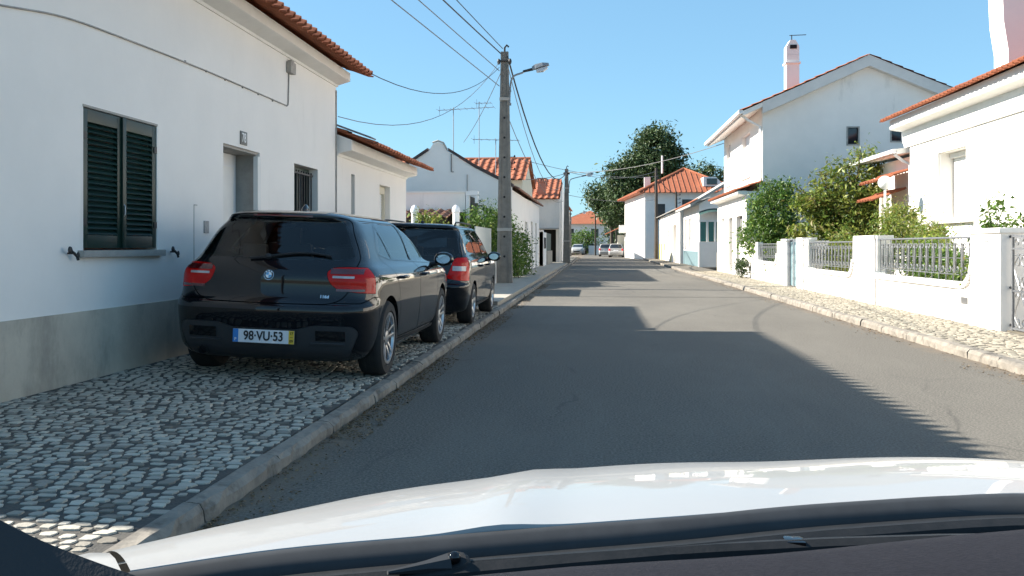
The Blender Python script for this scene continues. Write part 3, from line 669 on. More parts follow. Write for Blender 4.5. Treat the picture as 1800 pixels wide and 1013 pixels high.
def house_four():
    t = thing('house', 'broad cream house with orange roof showing above the white gable', 'house', (-9, 50, 0), group='houses along the street')
    mb = MB(); mb.box(-17, -4.2, 52, 60, 0, 4.95); mb.build('wall', M['cream'], t)
    tile_roof('roof', (-17.2, 51.6, 4.95), (1, 0, 0), (0, 4, 1.5), 13.2, 4.3, t, pitch=0.42, amp=0.06, row=0.8, ns=6)
    tile_roof('roof', (-17.2, 60.4, 4.95), (1, 0, 0), (0, -4, 1.5), 13.2, 4.3, t, pitch=0.8, amp=0.06, row=0.8, ns=4)
    mb = MB(); mb.tube([(-17.2, 55.9, 6.5), (-4.0, 55.9, 6.5)], 0.12, 6); mb.build('ridge', M['tile'], t)
    mb = MB(); [mb.add([(x, 52, 4.95), (x, 60, 4.95), (x, 56, 6.4)], [(0,1,2)]) for x in (-17, -4.2)]; explode(mb.build('gable', M['cream'], t))
house_four()

def house_five():
    t = thing('house', 'white house with orange roof, pink chimney and dark garage, far left side', 'house', (-5, 68, 0), group='houses along the street')
    mb = MB(); ops = [(4.55, 6.75, 0.16, 2.35, 1.2)]
    wall(mb, (-9.5, 62, 0), (1, 0, 0), (0, -1, 0), 7.0, 0, 4.35, ops)
    mb.quad((-2.5, 62, 0), (-2.5, 74, 0), (-2.5, 74, 4.35), (-2.5, 62, 4.35)); mb.quad((-9.5, 62, 0), (-9.5, 74, 0), (-9.5, 74, 4.35), (-9.5, 62, 4.35))
    mb.add([(-2.5, 62, 4.35), (-2.5, 74, 4.35), (-2.5, 68, 6.0)], [(0,1,2)])
    mb.build('wall', M['plaster_b'], t)
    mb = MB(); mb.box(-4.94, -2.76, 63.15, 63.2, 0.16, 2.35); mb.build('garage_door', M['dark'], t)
    mb = MB(); mb.box(-5.3, -2.55, 61.6, 61.98, 2.36, 2.44); mb.build('garage_canopy', M['metal'], t)
    tile_roof('roof', (-9.7, 61.7, 4.4), (1, 0, 0), (0, 6.3, 1.75), 7.1, 6.5, t, pitch=0.42, amp=0.06, row=0.8, ns=6)
    tile_roof('roof', (-9.7, 74.3, 4.4), (1, 0, 0), (0, -6.3, 1.75), 7.1, 6.5, t, pitch=0.84, amp=0.06, row=0.8, ns=4)
    mb = MB(); mb.box(-4.0, -3.5, 62.6, 63.1, 4.4, 5.55); c = mb.build('chimney', M['tile_pink'], t)
    mb = MB(); mb.box(-4.06, -3.44, 62.54, 63.16, 5.56, 5.62); [mb.box(-4.02+i*0.17, -3.94+i*0.17, 62.56, 63.14, 5.63, 5.78) for i in range(4)]; mb.box(-4.06, -3.44, 62.54, 63.16, 5.785, 5.84); mb.build('chimney_cap', M['tile_pink'], c)
    mb = MB(); mb.tube([(-2.4, 61.9, 0.1), (-2.4, 61.9, 4.9)], 0.05); mb.build('downpipe', M['metal'], t)
    mb = MB(); mb.box(-4.28, -4.05, 61.93, 61.98, 2.75, 3.2); mb.build('wall_lamp', M['trim'], t)
house_five()
def low_wall_left():
    t = thing('garden_wall', 'white wall with small openings and iron fence before the dark garage', 'wall', (-3, 52, 0))
    mb = MB(); mb.box(-3.1, -2.9, 49.7, 53, 0.1, 2.0); mb.box(-3.12, -2.88, 49.7, 50.1, 0.1, 2.1); mb.build('wall', M['plaster'], t)
    mb = MB(); [mb.box(-2.905, -2.87, 50.5+i*1.2, 51.0+i*1.2, 1.1, 1.7) for i in range(2)]; explode(mb.build('opening', M['dark'], t))
    mb = MB(); mb.box(-3.05, -2.85, 53.05, 59, 0.1, 0.95); mb.build('plinth', M['concrete'], t)
    mb = MB(); mb.box(-2.98, -2.94, 53.05, 59, 0.96, 2.0); mb.build('fence_panel', mat('green_fence', (0.08, 0.11, 0.10), 0.8), t)
low_wall_left()
def far_house_left():
    t = thing('house', 'narrow white house end with dark roof edge beside the second lamp post', 'house', (-3.5, 82, 0), group='houses along the street')
    mb = MB(); mb.box(-8, -2.75, 76, 92, 0, 4.6); mb.build('wall', M['plaster'], t)
    tile_roof('roof', (-2.5, 75.8, 4.65), (0, 1, 0), (-2.8, 0, 1.1), 16.4, 3, t, pitch=0.5, ns=4)
    tile_roof('roof', (-8.2, 75.8, 4.65), (0, 1, 0), (2.9, 0, 1.1), 16.4, 3.1, t, pitch=0.5, ns=4)
    mb = MB(); mb.add([(-8, 76, 4.6), (-2.75, 76, 4.6), (-5.35, 76, 5.6)], [(0,1,2)]); mb.build('gable', M['plaster'], t)
far_house_left()
def far_pavilion():
    t = thing('house', 'wide white house with orange pyramid roof closing the street', 'house', (-1, 155, 0), group='houses along the street')
    mb = MB(); ops = [(2.0, 3.2, 2.4, 4.0, 0.15), (6.0, 7.2, 2.6, 4.0, 0.15), (9.0, 10, 1.2, 3.8, 0.15)]
    wall(mb, (-7, 151, 0), (1, 0, 0), (0, -1, 0), 11, 0, 4.8, ops); mb.quad((4, 151, 0), (4, 160, 0), (4, 160, 4.8), (4, 151, 4.8)); mb.quad((-7, 151, 0), (-7, 160, 0), (-7, 160, 4.8), (-7, 151, 4.8)); mb.build('wall', M['plaster_b'], t)
    for a, b, c, d, _ in ops:
        mb = MB(); mb.box(-7+a, -7+b, 151.12, 151.14, c, d); mb.build('window', M['pane'], t)
    P = [(-7.6, 150.4, 4.8), (4.6, 150.4, 4.8), (4.6, 160.6, 4.8), (-7.6, 160.6, 4.8)]; a = (-1.2, 155.5, 7.1)
    mb = MB(); mb.add(P + [a], [(0,1,4), (1,2,4), (2,3,4), (3,0,4), (0,3,2,1)]); mb.build('roof', M['tile'], t)
far_pavilion()

# ================================================================ RIGHT SIDE
def house_right_near():
    """white house behind the railed garden wall"""
    t = thing('house', 'bright white house with scalloped tile eave and blank shuttered window, nearest on the right', 'house', (12, 17, 0), group='houses along the street')
    X = 8.5; y0 = 8.0; y1 = 26.2; H = 4.8
    mb = MB(); ops = [(26.2-23.95, 26.2-22.2, 1.92, 3.55, 0.36)]
    wall(mb, (X, y1, 0), (0, -1, 0), (-1, 0, 0), y1-y0, 0, H, ops)
    mb.quad((X, y1, 0), (16, y1, 0), (16, y1, H), (X, y1, H)); mb.quad((X, y0, 0), (16, y0, 0), (16, y0, H), (X, y0, H)); mb.quad((16, y0, 0), (16, y1, 0), (16, y1, H), (16, y0, H))
    mb.build('wall', M['plaster'], t)
    mb = MB()
    prof = [(X, 3.96), (X-0.05, 3.96), (X-0.07, 4.06), (X-0.10, 4.10), (X-0.12, 4.40), (X-0.42, 4.45), (X-0.44, 4.47), (X-0.44, 4.71), (X, 4.89)]
    mb.prism([(x, y0-0.1, z) for x, z in prof], (0, y1-y0+0.42, 0)); mb.build('cornice', M['trim'], t)
    tile_roof('roof', (X-0.62, y0-0.3, 4.70), (0, 1, 0), (4.3, 0, 1.75), y1-y0+0.75, 4.7, t, pitch=0.235, amp=0.05, ns=8)
    tile_roof('roof', (16.6, y0-0.3, 4.72), (0, 1, 0), (-4.3, 0, 1.75), y1-y0+0.75, 4.7, t, pitch=0.47, ns=4)
    mb = MB(); mb.box(X+0.325, X+0.34, 22.21, 23.94, 1.93, 3.54); w = mb.build('window', M['cable_grey'], t)
    mb = MB(); [mb.box(X+0.30, X+0.319, 22.27, 23.87, 1.96+k*0.055, 2.010+k*0.055) for k in range(27)]; mb.build('blind', M['trim'], w)
    mb = MB(); mb.box(X+0.22, X+0.295, 22.21, 23.94, 3.42, 3.54); mb.build('blind_box', M['trim'], w)
    mb = MB(); x = X-0.06
    mb.box(x, X+0.02, 23.96, 24.16, 1.82, 3.72); mb.box(x, X+0.02, 21.99, 22.19, 1.82, 3.72); mb.box(x+0.001, X+0.02, 22.19, 23.96, 3.56, 3.719)
    mb.build('window_surround', M['trim'], t, bevel=0.008)
    mb = MB(); mb.box(x-0.06, X+0.1, 21.9, 24.25, 1.80, 1.91); mb.build('window_sill', M['trim'], t, bevel=0.01)
    # broad tapering chimney
    mb = MB(); c = (10.15, 22.15)
    lv = [(4.9, .95, .38), (5.65, .95, .38), (6.3, 1.05, .38), (8.6, 1.15, .38)]
    for (za, a, b), (zb, a2, b2) in zip(lv, lv[1:]):
        vs = [(c[0]+i*q, c[1]+j*r, z) for z, q, r in ((za, a, b), (zb, a2, b2)) for i, j in ((-1,-1),(1,-1),(1,1),(-1,1))]
        mb.add(vs, [(0,1,5,4), (1,2,6,5), (2,3,7,6), (3,0,4,7), (4,5,6,7)])
    mb.build('chimney', M['plaster'], t)
    # rear wing with white gutter, and little porch roofs
    mb = MB(); mb.box(8.7, 13, 26.5, 30.5, 0, 3.75); mb.build('rear_wing', M['plaster'], t)
    mb = MB(); mb.prism([(8.2, 26.4, 3.78), (8.2, 26.4, 3.92), (13, 26.4, 4.6), (13, 26.4, 4.45)], (0, 4.3, 0)); mb.build('wing_roof', M['trim'], t)
    mb = MB(); mb.tube([(8.15, 26.4, 3.86), (8.15, 30.8, 3.86)], 0.07, 8); mb.tube([(8.2, 26.6, 3.8), (8.45, 26.6, 3.6), (8.62, 26.55, 3.5), (8.62, 26.55, 0.2)], 0.045, 8); mb.build('gutter', M['white'], t)
    for z, y in ((3.05, 26.6), (2.55, 26.9)): tile_roof('porch_roof', (7.75, y, z), (0, 1, 0), (0.9, 0, 0.32), 1.6, 0.95, t, pitch=0.26, amp=0.05)
    mb = MB(); mb.box(7.9, 8.1, 26.75, 26.95, 0.1, 2.6); mb.build('porch_pillar', M['cream'], t)
house_right_near()

def railing_panel(mb, y0, y1, z0, z1, x, bars=None):
    """iron scrollwork: rails, uprights and S-scrolls"""
    mb.tube([(x, y0, z1), (x, y1, z1)], 0.016, 6); mb.tube([(x, y0, z0+0.10), (x, y1, z0+0.10)], 0.008, 5); mb.tube([(x, y0, (z0+z1)/2+0.02), (x, y1, (z0+z1)/2+0.02)], 0.006, 5)
    n = max(2, round(abs(y1-y0)/0.30)); st = (y1-y0)/n
    for i in range(n+1):
        y = y0+i*st; mb.tube([(x, y, z0-0.05), (x, y, z1)], 0.007, 5)
def scrolls(mb, y0, y1, z0, z1, x):
    n = max(2, round(abs(y1-y0)/0.30)); st = (y1-y0)/n; zc = (z0+z1)/2
    def curl(cy, cz, r, a0, a1, s):
        return [(x, cy + s*r*(1-0.6*k/9)*math.cos(a0+(a1-a0)*k/9), cz + r*(1-0.6*k/9)*math.sin(a0+(a1-a0)*k/9)) for k in range(10)]
    for i in range(n):
        y = y0+(i+0.5)*st; h = (z1-z0)
        mb.tube([(x-0.012, y, z0+0.16*h), (x-0.02, y, z0+0.45*h), (x-0.012, y, z1-0.14*h)], [0.010, 0.017, 0.010], 5)
        for s in (-1, 1):
            mb.tube(curl(y+s*0.055, z1-0.20*h, 0.055, math.pi, -math.pi*0.8, s), 0.009, 4)
            mb.tube(curl(y+s*0.065, z0+0.28*h, 0.065, math.pi, math.pi*2.8, s), 0.009, 4)
            mb.tube([(x, y+s*0.005, z0+0.28*h), (x, y+s*0.02, zc), (x, y+s*0.005, z1-0.2*h)], 0.006, 4)

def garden_wall_right():
    t = thing('garden_wall', 'long white garden wall with rounded openings and scrollwork railings', 'wall', (5.55, 22, 0))
    xa, xb = 5.40, 5.58
    def seg(y0, y1, zt, op=None):
        if not op: mb.box(xa, xb, y0, y1, 0.02, zt); return
        a, b, zb, r = op
        # near corner (y=a) rounded, far corner (y=b) tight
        n = 8; curve = [(a, zt)] + [(a + r*(1-math.cos(math.pi/2*k/n)), zb + r*(1-math.sin(math.pi/2*k/n))) for k in range(n+1)]
        rb = 0.06; curve += [(b - rb + rb*math.sin(math.pi/2*k/4), zb + rb*(1-math.cos(math.pi/2*k/4))) for k in range(5)] + [(b, zt)]
        mb.box(xa, xb, y0, a, 0.02, zt); mb.box(xa, xb, b, y1, 0.02, zt)
        for (p, z), (q, w) in zip(curve[1:-1], curve[2:-1]):
            mb.add([(xa, p, 0.02), (xb, p, 0.02), (xb, p, z), (xa, p, z), (xa, q, 0.02), (xb, q, 0.02), (xb, q, w), (xa, q, w)], [(0,4,7,3), (1,2,6,5), (3,7,6,2), (0,1,5,4)])
        return curve
    mb = MB(); cs = []
    cs.append(seg(13.36, 18.6, 1.46, (13.95, 18.55, 0.70, 0.38)))
    cs.append(seg(20.0, 24.9, 1.42, (20.25, 24.45, 0.66, 0.30)))
    cs.append(seg(27.7, 32.8, 1.38, (28.6, 32.0, 0.74, 0.28)))
    mb.build('wall', M['plaster'], t)
    mb = MB()     # projecting white moulding round the openings
    for c in cs:
        pts = c[1:-1]
        for (p, z), (q, w) in zip(pts, pts[1:]):
            d = Vector((0, q-p, w-z)); 
            if d.length < 1e-5: continue
            nn = Vector((0, -d.z, d.y)).normalized()*-0.075
            if nn.z > 0: nn = -nn
            mb.add([(xa-0.045, p, z+0.012), (xa-0.045, q, w+0.012), (xa-0.045, q+nn.y, w+nn.z), (xa-0.045, p+nn.y, z+nn.z), (xa+0.16, p, z+0.012), (xa+0.16, q, w+0.012), (xa+0.004, q+nn.y, w+nn.z), (xa+0.004, p+nn.y, z+nn.z)],
                   [(0,1,2,3), (0,4,5,1), (3,2,6,7)])
    mb.build('opening_trim', M['trim'], t)
    for y0, y1, zt in ((12.95, 13.95, 1.50), (18.62, 19.99, 1.46), (24.92, 25.6, 1.47), (26.98, 27.68, 1.45), (32.82, 33.1, 1.40)):
        mb = MB(); mb.box(xa-0.03, xb+0.12, y0, y1, 0.02, zt-0.07)
        pl = mb.build('pier', M['plaster'], t)
        mb = MB(); mb.box(xa-0.06, xb+0.15, y0-0.03, y1+0.03, zt-0.069, zt); mb.build('pier_cap', M['trim'], pl, bevel=0.01)
    for y0, y1, zb, zt in ((13.95, 18.55, 0.72, 1.38), (20.25, 24.45, 0.68, 1.34), (28.6, 32.0, 0.78, 1.31)):
        mb = MB(); railing_panel(mb, y0, y1, zb, zt, 5.47); r = mb.build('railing', M['grey_iron'], t)
        mb = MB(); scrolls(mb, y0+0.05, y1-0.05, zb, zt, 5.46); mb.build('scrollwork', M['silver_iron'], r, smooth=True)
    mb = MB(); mb.box(xa-0.045, xa-0.032, 13.30, 13.46, 1.16, 1.30); mb.build('letter_plate', M['trim'], t, bevel=0.004)
    mb = MB(); mb.box(xa-0.05, xa-0.032, 13.30, 13.46, 1.31, 1.325); mb.build('letter_flap', M['metal'], t)
    mb = MB(); mb.box(xa-0.012, xa+0.01, 13.85, 14.6, 0.20, 0.62); h = mb.build('meter_hatch', M['trim'], t, bevel=0.004)
    mb = MB(); mb.box(xa-0.02, xa-0.013, 14.1, 14.33, 0.40, 0.50); mb.build('hatch_vent', M['cable_grey'], h)
    mb = MB(); mb.box(5.42, 5.50, 25.62, 26.0, 0.1, 1.42); mb.box(5.42, 6.4, 26.4, 26.44, 0.1, 1.40); explode(mb.build('gate_jamb', M['plaster_b'], t))
    # the further wall with door, continuing away
    mb = MB(); mb.box(5.44, 5.62, 33.2, 36.4, 0.02, 1.35); mb.build('wall_end', M['plaster'], t)
garden_wall_right()
def gates():
    t = thing('iron_gate', 'dark solid iron gate between two white piers, standing ajar', 'gate', (5.5, 26.3, 0))
    mb = MB(); mb.box(5.46, 5.50, 25.98, 26.90, 0.14, 1.36); mb.build('panel', M['bluegrey'], t)
    mb = MB(); mb.box(5.43, 5.53, 25.90, 25.97, 0.1, 1.42); mb.box(5.43, 5.53, 26.90, 26.97, 0.1, 1.42); mb.build('gate_frame', M['grey_iron'], t)
    t = thing('iron_gate', 'tall wrought-iron scroll gate at the right edge of the photo', 'gate', (5.5, 12.2, 0))
    mb = MB(); x = 5.50
    for y in (12.88, 12.42, 11.96, 11.5): mb.box(x-0.014, x+0.014, y-0.014, y+0.014, 0.10, 1.40)
    for z in (0.16, 0.66, 1.22, 1.385): mb.box(x-0.012, x+0.012, 11.5, 12.88, z-0.012, z+0.012)
    mb.build('gate_frame', M['grey_iron'], t)
    mb = MB()
    for yc in (12.65, 12.19, 11.73):
        for s in (-1, 1):
            for zc, r, a0, a1 in ((1.30, 0.06, 0, 5), (1.05, 0.10, 1, 5.5), (0.80, 0.10, -1, -5.5), (0.58, 0.06, 0, 5), (0.26, 0.08, 0, -5)):
                mb.tube([(x, yc + s*(0.10 + r*(1-0.55*k/11)*math.cos(a0+(a1-a0)*k/11)), zc + r*(1-0.55*k/11)*math.sin(a0+(a1-a0)*k/11)) for k in range(12)], 0.009, 5)
            mb.tube(spline([(x, yc+s*0.02, 1.15), (x, yc+s*0.19, 0.98), (x, yc+s*0.05, 0.72), (x, yc+s*0.03, 0.60), (x, yc+s*0.18, 0.34), (x, yc+s*0.02, 0.18)], 5), 0.008, 5)
    mb.build('scrollwork', M['silver_iron'], t, smooth=True)
    mb = MB(); [mb.tube([(x, 12.9, z), (x, 12.96, z)], 0.02, 6) for z in (0.2, 0.7, 1.38)]; explode(mb.build('hinge', M['black_iron'], t))
gates()
mb = MB(); mb.box(5.43, 5.68, 9.5, 11.35, 0.02, 1.43); tag(mb.build('gate_pier', M['plaster']), 'white garden pier beyond the right edge of the scroll gate', 'pier')

def house_right_big():
    t = thing('house', 'tall two-storey white house with broad grey gable and slim chimney', 'house', (10, 40, 0), group='houses along the street')
    X = 6.0; y0 = 34.5; y1 = 44.8; ez = 6.3; pk = (9.7, 7.86)
    mb = MB(); ops = [(44.8-39.3, 44.8-37.3, 4.0, 5.75, 0.18), (44.8-44.0, 44.8-42.6, 4.0, 5.9, 0.18)]
    wall(mb, (X, y1, 0), (0, -1, 0), (-1, 0, 0), y1-y0, 2.9, ez, ops)
    mb.build('wall', M['plaster'], t)
    for a, b in ((37.3, 39.3), (42.6, 44.0)):
        mb = MB(); mb.box(X+0.15, X+0.17, a, b, 4.0, 5.9); w = mb.build('window', M['white'], t)
        mb = MB(); mb.box(X-0.04, X+0.1, a-0.05, b+0.05, 3.94, 4.0); mb.build('sill', M['stone'], w)
    mb = MB()
    wall(mb, (X, y0, 0), (1, 0, 0), (0, -1, 0), 7.4, 0, 6.29, [(3.02, 3.38, 4.93, 5.52, 0.12), (4.55, 4.90, 5.03, 5.50, 0.12)])
    mb.add([(X, y0, 6.29), (13.4, y0, 6.29), pk and (pk[0], y0, pk[1])], [(0,1,2)]); mb.add([(X, y1, 6.29), (13.4, y1, 6.29), (pk[0], y1, pk[1])], [(0,1,2)])
    mb.quad((X, y1, 0), (13.4, y1, 0), (13.4, y1, 6.29), (X, y1, 6.29)); mb.quad((13.4, y0, 0), (13.4, y1, 0), (13.4, y1, 6.29), (13.4, y0, 6.29))
    mb.build('gable_wall', M['plaster_b'], t)
    for a, z0, z1 in ((9.02, 4.93, 5.52), (10.55, 5.03, 5.50)):
        mb = MB(); mb.box(a, a+0.36, y0+0.08, y0+0.1, z0, z1); w = mb.build('window', M['pane'], t)
        mb = MB(); [mb.box(p, q, y0-0.025, y0+0.07, r, s) for p, q, r, s in ((a-0.05, a, z0-0.05, z1+0.05), (a+0.36, a+0.41, z0-0.05, z1+0.05), (a, a+0.36, z1, z1+0.049), (a, a+0.36, z0-0.049, z0))]; mb.build('frame', M['cable_pale'], w)
    # roof slab with deep verge
    g = mat('grey_roof_slab', (0.68, 0.66, 0.63), 0.9, (0.60, 0.585, 0.56), 2)
    mb = MB()
    for s, (ex, ezz) in ((1, (5.25, 5.98)), (-1, (14.2, 5.95))):
        a = [(ex, y0-0.28, ezz), (ex, y0-0.28, ezz+0.16), (pk[0], y0-0.28, pk[1]+0.24), (pk[0], y0-0.28, pk[1]+0.02)]
        mb.prism(a, (0, y1-y0+0.56, 0))
    mb.build('roof_slab', M['trim'], t)
    mb = MB()
    for ex, ezz in ((5.95, 6.32), (13.45, 6.34)):
        mb.prism([(ex, y0-0.30, ezz-0.28), (ex, y0-0.30, ezz+0.14), (pk[0], y0-0.30, pk[1]+0.20), (pk[0], y0-0.30, pk[1]-0.16)], (0, 0.28, 0))
    explode(mb.build('verge', g, t))
    tile_roof('roof', (5.22, y0-0.34, 6.17), (0, 1, 0), (4.48, 0, 1.94), y1-y0+0.68, 4.89, t, pitch=0.4, ns=5, amp=0.03)
    tile_roof('roof', (14.2, y0-0.34, 6.15), (0, 1, 0), (-4.5, 0, 1.96), y1-y0+0.68, 4.90, t, pitch=0.4, ns=5, amp=0.03)
    mb = MB(); mb.tube([(5.18, y0-0.3, 6.12), (5.18, y1+0.3, 6.12)], 0.09, 8); mb.tube([(5.2, y0+0.2, 6.1), (5.5, y0+0.1, 5.85), (5.94, y0+0.12, 5.6), (5.94, y0+0.12, 3.1)], 0.05, 8); mb.build('gutter', M['white'], t)
    # chimney
    mb = MB(); mb.box(7.55, 8.05, 38.0, 38.5, 6.8, 8.9); c = mb.build('chimney', M['plaster'], t)
    mb = MB(); mb.box(7.50, 8.10, 37.95, 38.55, 8.55, 8.62); mb.prism([(7.55, 38, 8.905), (7.55, 38, 9.25), (7.7, 38, 9.5), (7.9, 38, 9.5), (8.05, 38, 9.25), (8.05, 38, 8.905)], (0, 0.5, 0)); mb.build('chimney_cap', M['plaster'], c)
    mb = MB(); mb.box(7.68, 7.95, 37.97, 37.995, 9.15, 9.30); mb.build('chimney_slot', M['dark'], c)
    mb = MB(); mb.tube([(7.8, 38.25, 9.5), (7.8, 38.25, 9.75)], 0.02); mb.tube([(7.7, 38.2, 9.72), (8.4, 38.4, 9.78)], 0.015); mb.build('vane', M['black_iron'], c)
    # ground-floor front with tiled ledge
    mb = MB(); wall(mb, (5.42, 42.6, 0), (0, -1, 0), (-1, 0, 0), 8.1, 0, 3.25, [(1.2, 2.3, 1.15, 2.45, 0.2), (3.6, 4.6, 0.12, 2.4, 0.25), (5.6, 7.2, 0.12, 2.4, 0.2)]); mb.quad((5.42, 42.6, 0), (7, 42.6, 0), (7, 42.6, 3.25), (5.42, 42.6, 3.25))
    mb.quad((5.42, 34.5, 0), (5.98, 34.5, 0), (5.98, 34.5, 3.25), (5.42, 34.5, 3.25)); mb.quad((5.42, 34.5, 3.25), (5.42, 42.6, 3.25), (7, 42.6, 3.25), (7, 34.5, 3.25)); mb.build('ground_floor', M['plaster'], t)
    mb = MB(); mb.box(5.395, 5.425, 39.1, 42.65, 0.0, 0.95); mb.build('plinth', M['cream'], t)
    for a, b, c0, c1, mm in ((1.2, 2.3, 1.15, 2.45, 'trim'), (3.6, 4.6, 0.12, 2.4, 'cable_pale'), (5.6, 7.2, 0.12, 2.4, 'cable_grey')):
        m2 = MB(); m2.box(5.57, 5.61, 42.6-b, 42.6-a, c0, c1); m2.build('shutter_door', M[mm], t)
    tile_roof('ledge_roof', (5.05, 34.4, 3.28), (0, 1, 0), (0.95, 0, 0.32), 8.3, 1.0, t, pitch=0.25, amp=0.05, ns=6)
    mb = MB(); mb.prism([(5.1, 34.42, 3.16), (5.42, 34.42, 3.1), (5.42, 34.42, 3.26), (5.1, 34.42, 3.26)], (0, 8.2, 0)); mb.build('cornice', M['trim'], t)
house_right_big()

def house_right_terrace():
    t = thing('house', 'white gabled house with teal bay window panes beyond the tall house', 'house', (8, 55, 0), group='houses along the street')
    mb = MB(); g = [(5.5, 51, 0), (5.5, 51, 3.5), (7.9, 51, 5.05), (12, 51, 5.9), (12, 51, 0)]
    mb.prism(g, (0, 0.25, 0)); wall(mb, (5.5, 60, 0), (0, -1, 0), (-1, 0, 0), 8.74, 0, 3.5, [(0.9, 2.0, 1.0, 2.9, 0.12), (3.4, 4.5, 1.0, 2.9, 0.12)])
    mb.build('wall', M['plaster'], t)
    for a in (0.9, 3.4): m2 = MB(); m2.box(5.6, 5.63, 60-a-1.1, 60-a, 1.0, 2.9); m2.build('window', M['cable_pale'], t)
    mb = MB(); mb.prism([(5.0, 50.7, 3.38), (5.0, 50.7, 3.52), (7.95, 50.7, 5.3), (12.2, 50.7, 6.1), (12.2, 50.7, 5.95), (7.9, 50.7, 5.12)], (0, 9.6, 0)); mb.build('roof_slab', M['stone'], t)
    tile_roof('roof', (5.0, 50.72, 3.55), (0, 1, 0), (2.9, 0, 1.78), 9.5, 0.5, t, pitch=0.4, ns=5)
    mb = MB(); mb.box(5.47, 5.51, 51.3, 60, 0.1, 0.95); mb.build('tile_dado', M['bluegrey'], t)
    t = thing('glazed_porch', 'small white porch with teal glass panes and dark awning', 'porch', (6.2, 49.6, 0))
    mb = MB(); mb.box(5.44, 7.2, 50.55, 50.95, 0.1, 1.45); mb.build('base', M['plaster_b'], t)
    mb = MB(); [mb.box(x, x+0.07, 50.6, 50.67, 1.46, 2.55) for x in (5.46, 5.85, 6.27, 6.7, 7.12)]; mb.box(5.44, 7.2, 50.58, 50.68, 2.551, 2.62); mb.build('frame', M['white'], t)
    mb = MB(); [mb.box(x+0.075, x+0.36, 50.62, 50.64, 1.47, 2.54) for x in (5.46, 5.88, 6.30, 6.74)]; explode(mb.build('pane', M['teal'], t))
    mb = MB(); mb.grid([[(5.44+1.75*i/8, 50.3+0.3*k, 2.7+0.38*math.sin(math.pi*(0.12+0.76*i/8))**0.8+0.1*k) for i in range(9)] for k in range(3)]); mb.build('awning', mat('dark_awning', (0.02, 0.06, 0.055), 0.8), t)
house_right_terrace()
def terrace_low():
    t = thing('house', 'low white terrace house with yellow doorway stripes by the wooden pole', 'house', (7, 68, 0), group='houses along the street')
    mb = MB(); wall(mb, (5.3, 80, 0), (0, -1, 0), (-1, 0, 0), 19.5, 0, 3.6, [(14, 17, 0.12, 2.7, 1.5), (9, 10.2, 0.12, 2.4, 0.12), (5, 6.2, 0.9, 2.4, 0.12), (1.5, 2.7, 0.12, 2.4, 0.12)])
    mb.add([(5.3, 60.5, 0), (12, 60.5, 0), (12, 60.5, 4.9), (8.4, 60.5, 4.7), (5.3, 60.5, 3.6)], [(0,1,2,3,4)]); mb.build('wall', M['plaster'], t)
    for a, b, c, d in ((9, 10.2, 0.12, 2.4), (5, 6.2, 0.9, 2.4), (1.5, 2.7, 0.12, 2.4)): m2 = MB(); m2.box(5.4, 5.43, 80-b, 80-a, c, d); m2.build('door', M['cable_pale'], t)
    m2 = MB(); m2.box(6.6, 6.7, 63, 66, 0.12, 2.7); m2.build('porch_back', M['plaster_b'], t)
    m2 = MB(); [m2.box(5.27, 5.32, y, y+0.5, 0.12, 1.4) for y in (67.5, 74, 76.8, 79.2)]; explode(m2.build('yellow_stripe', mat('yellow_paint', (0.72, 0.55, 0.06), 0.8), t))
    tile_roof('roof', (5.05, 60.4, 3.62), (0, 1, 0), (3.4, 0, 1.15), 19.7, 3.6, t, m=M['stone'], pitch=0.5, ns=4, amp=0.02)
terrace_low()
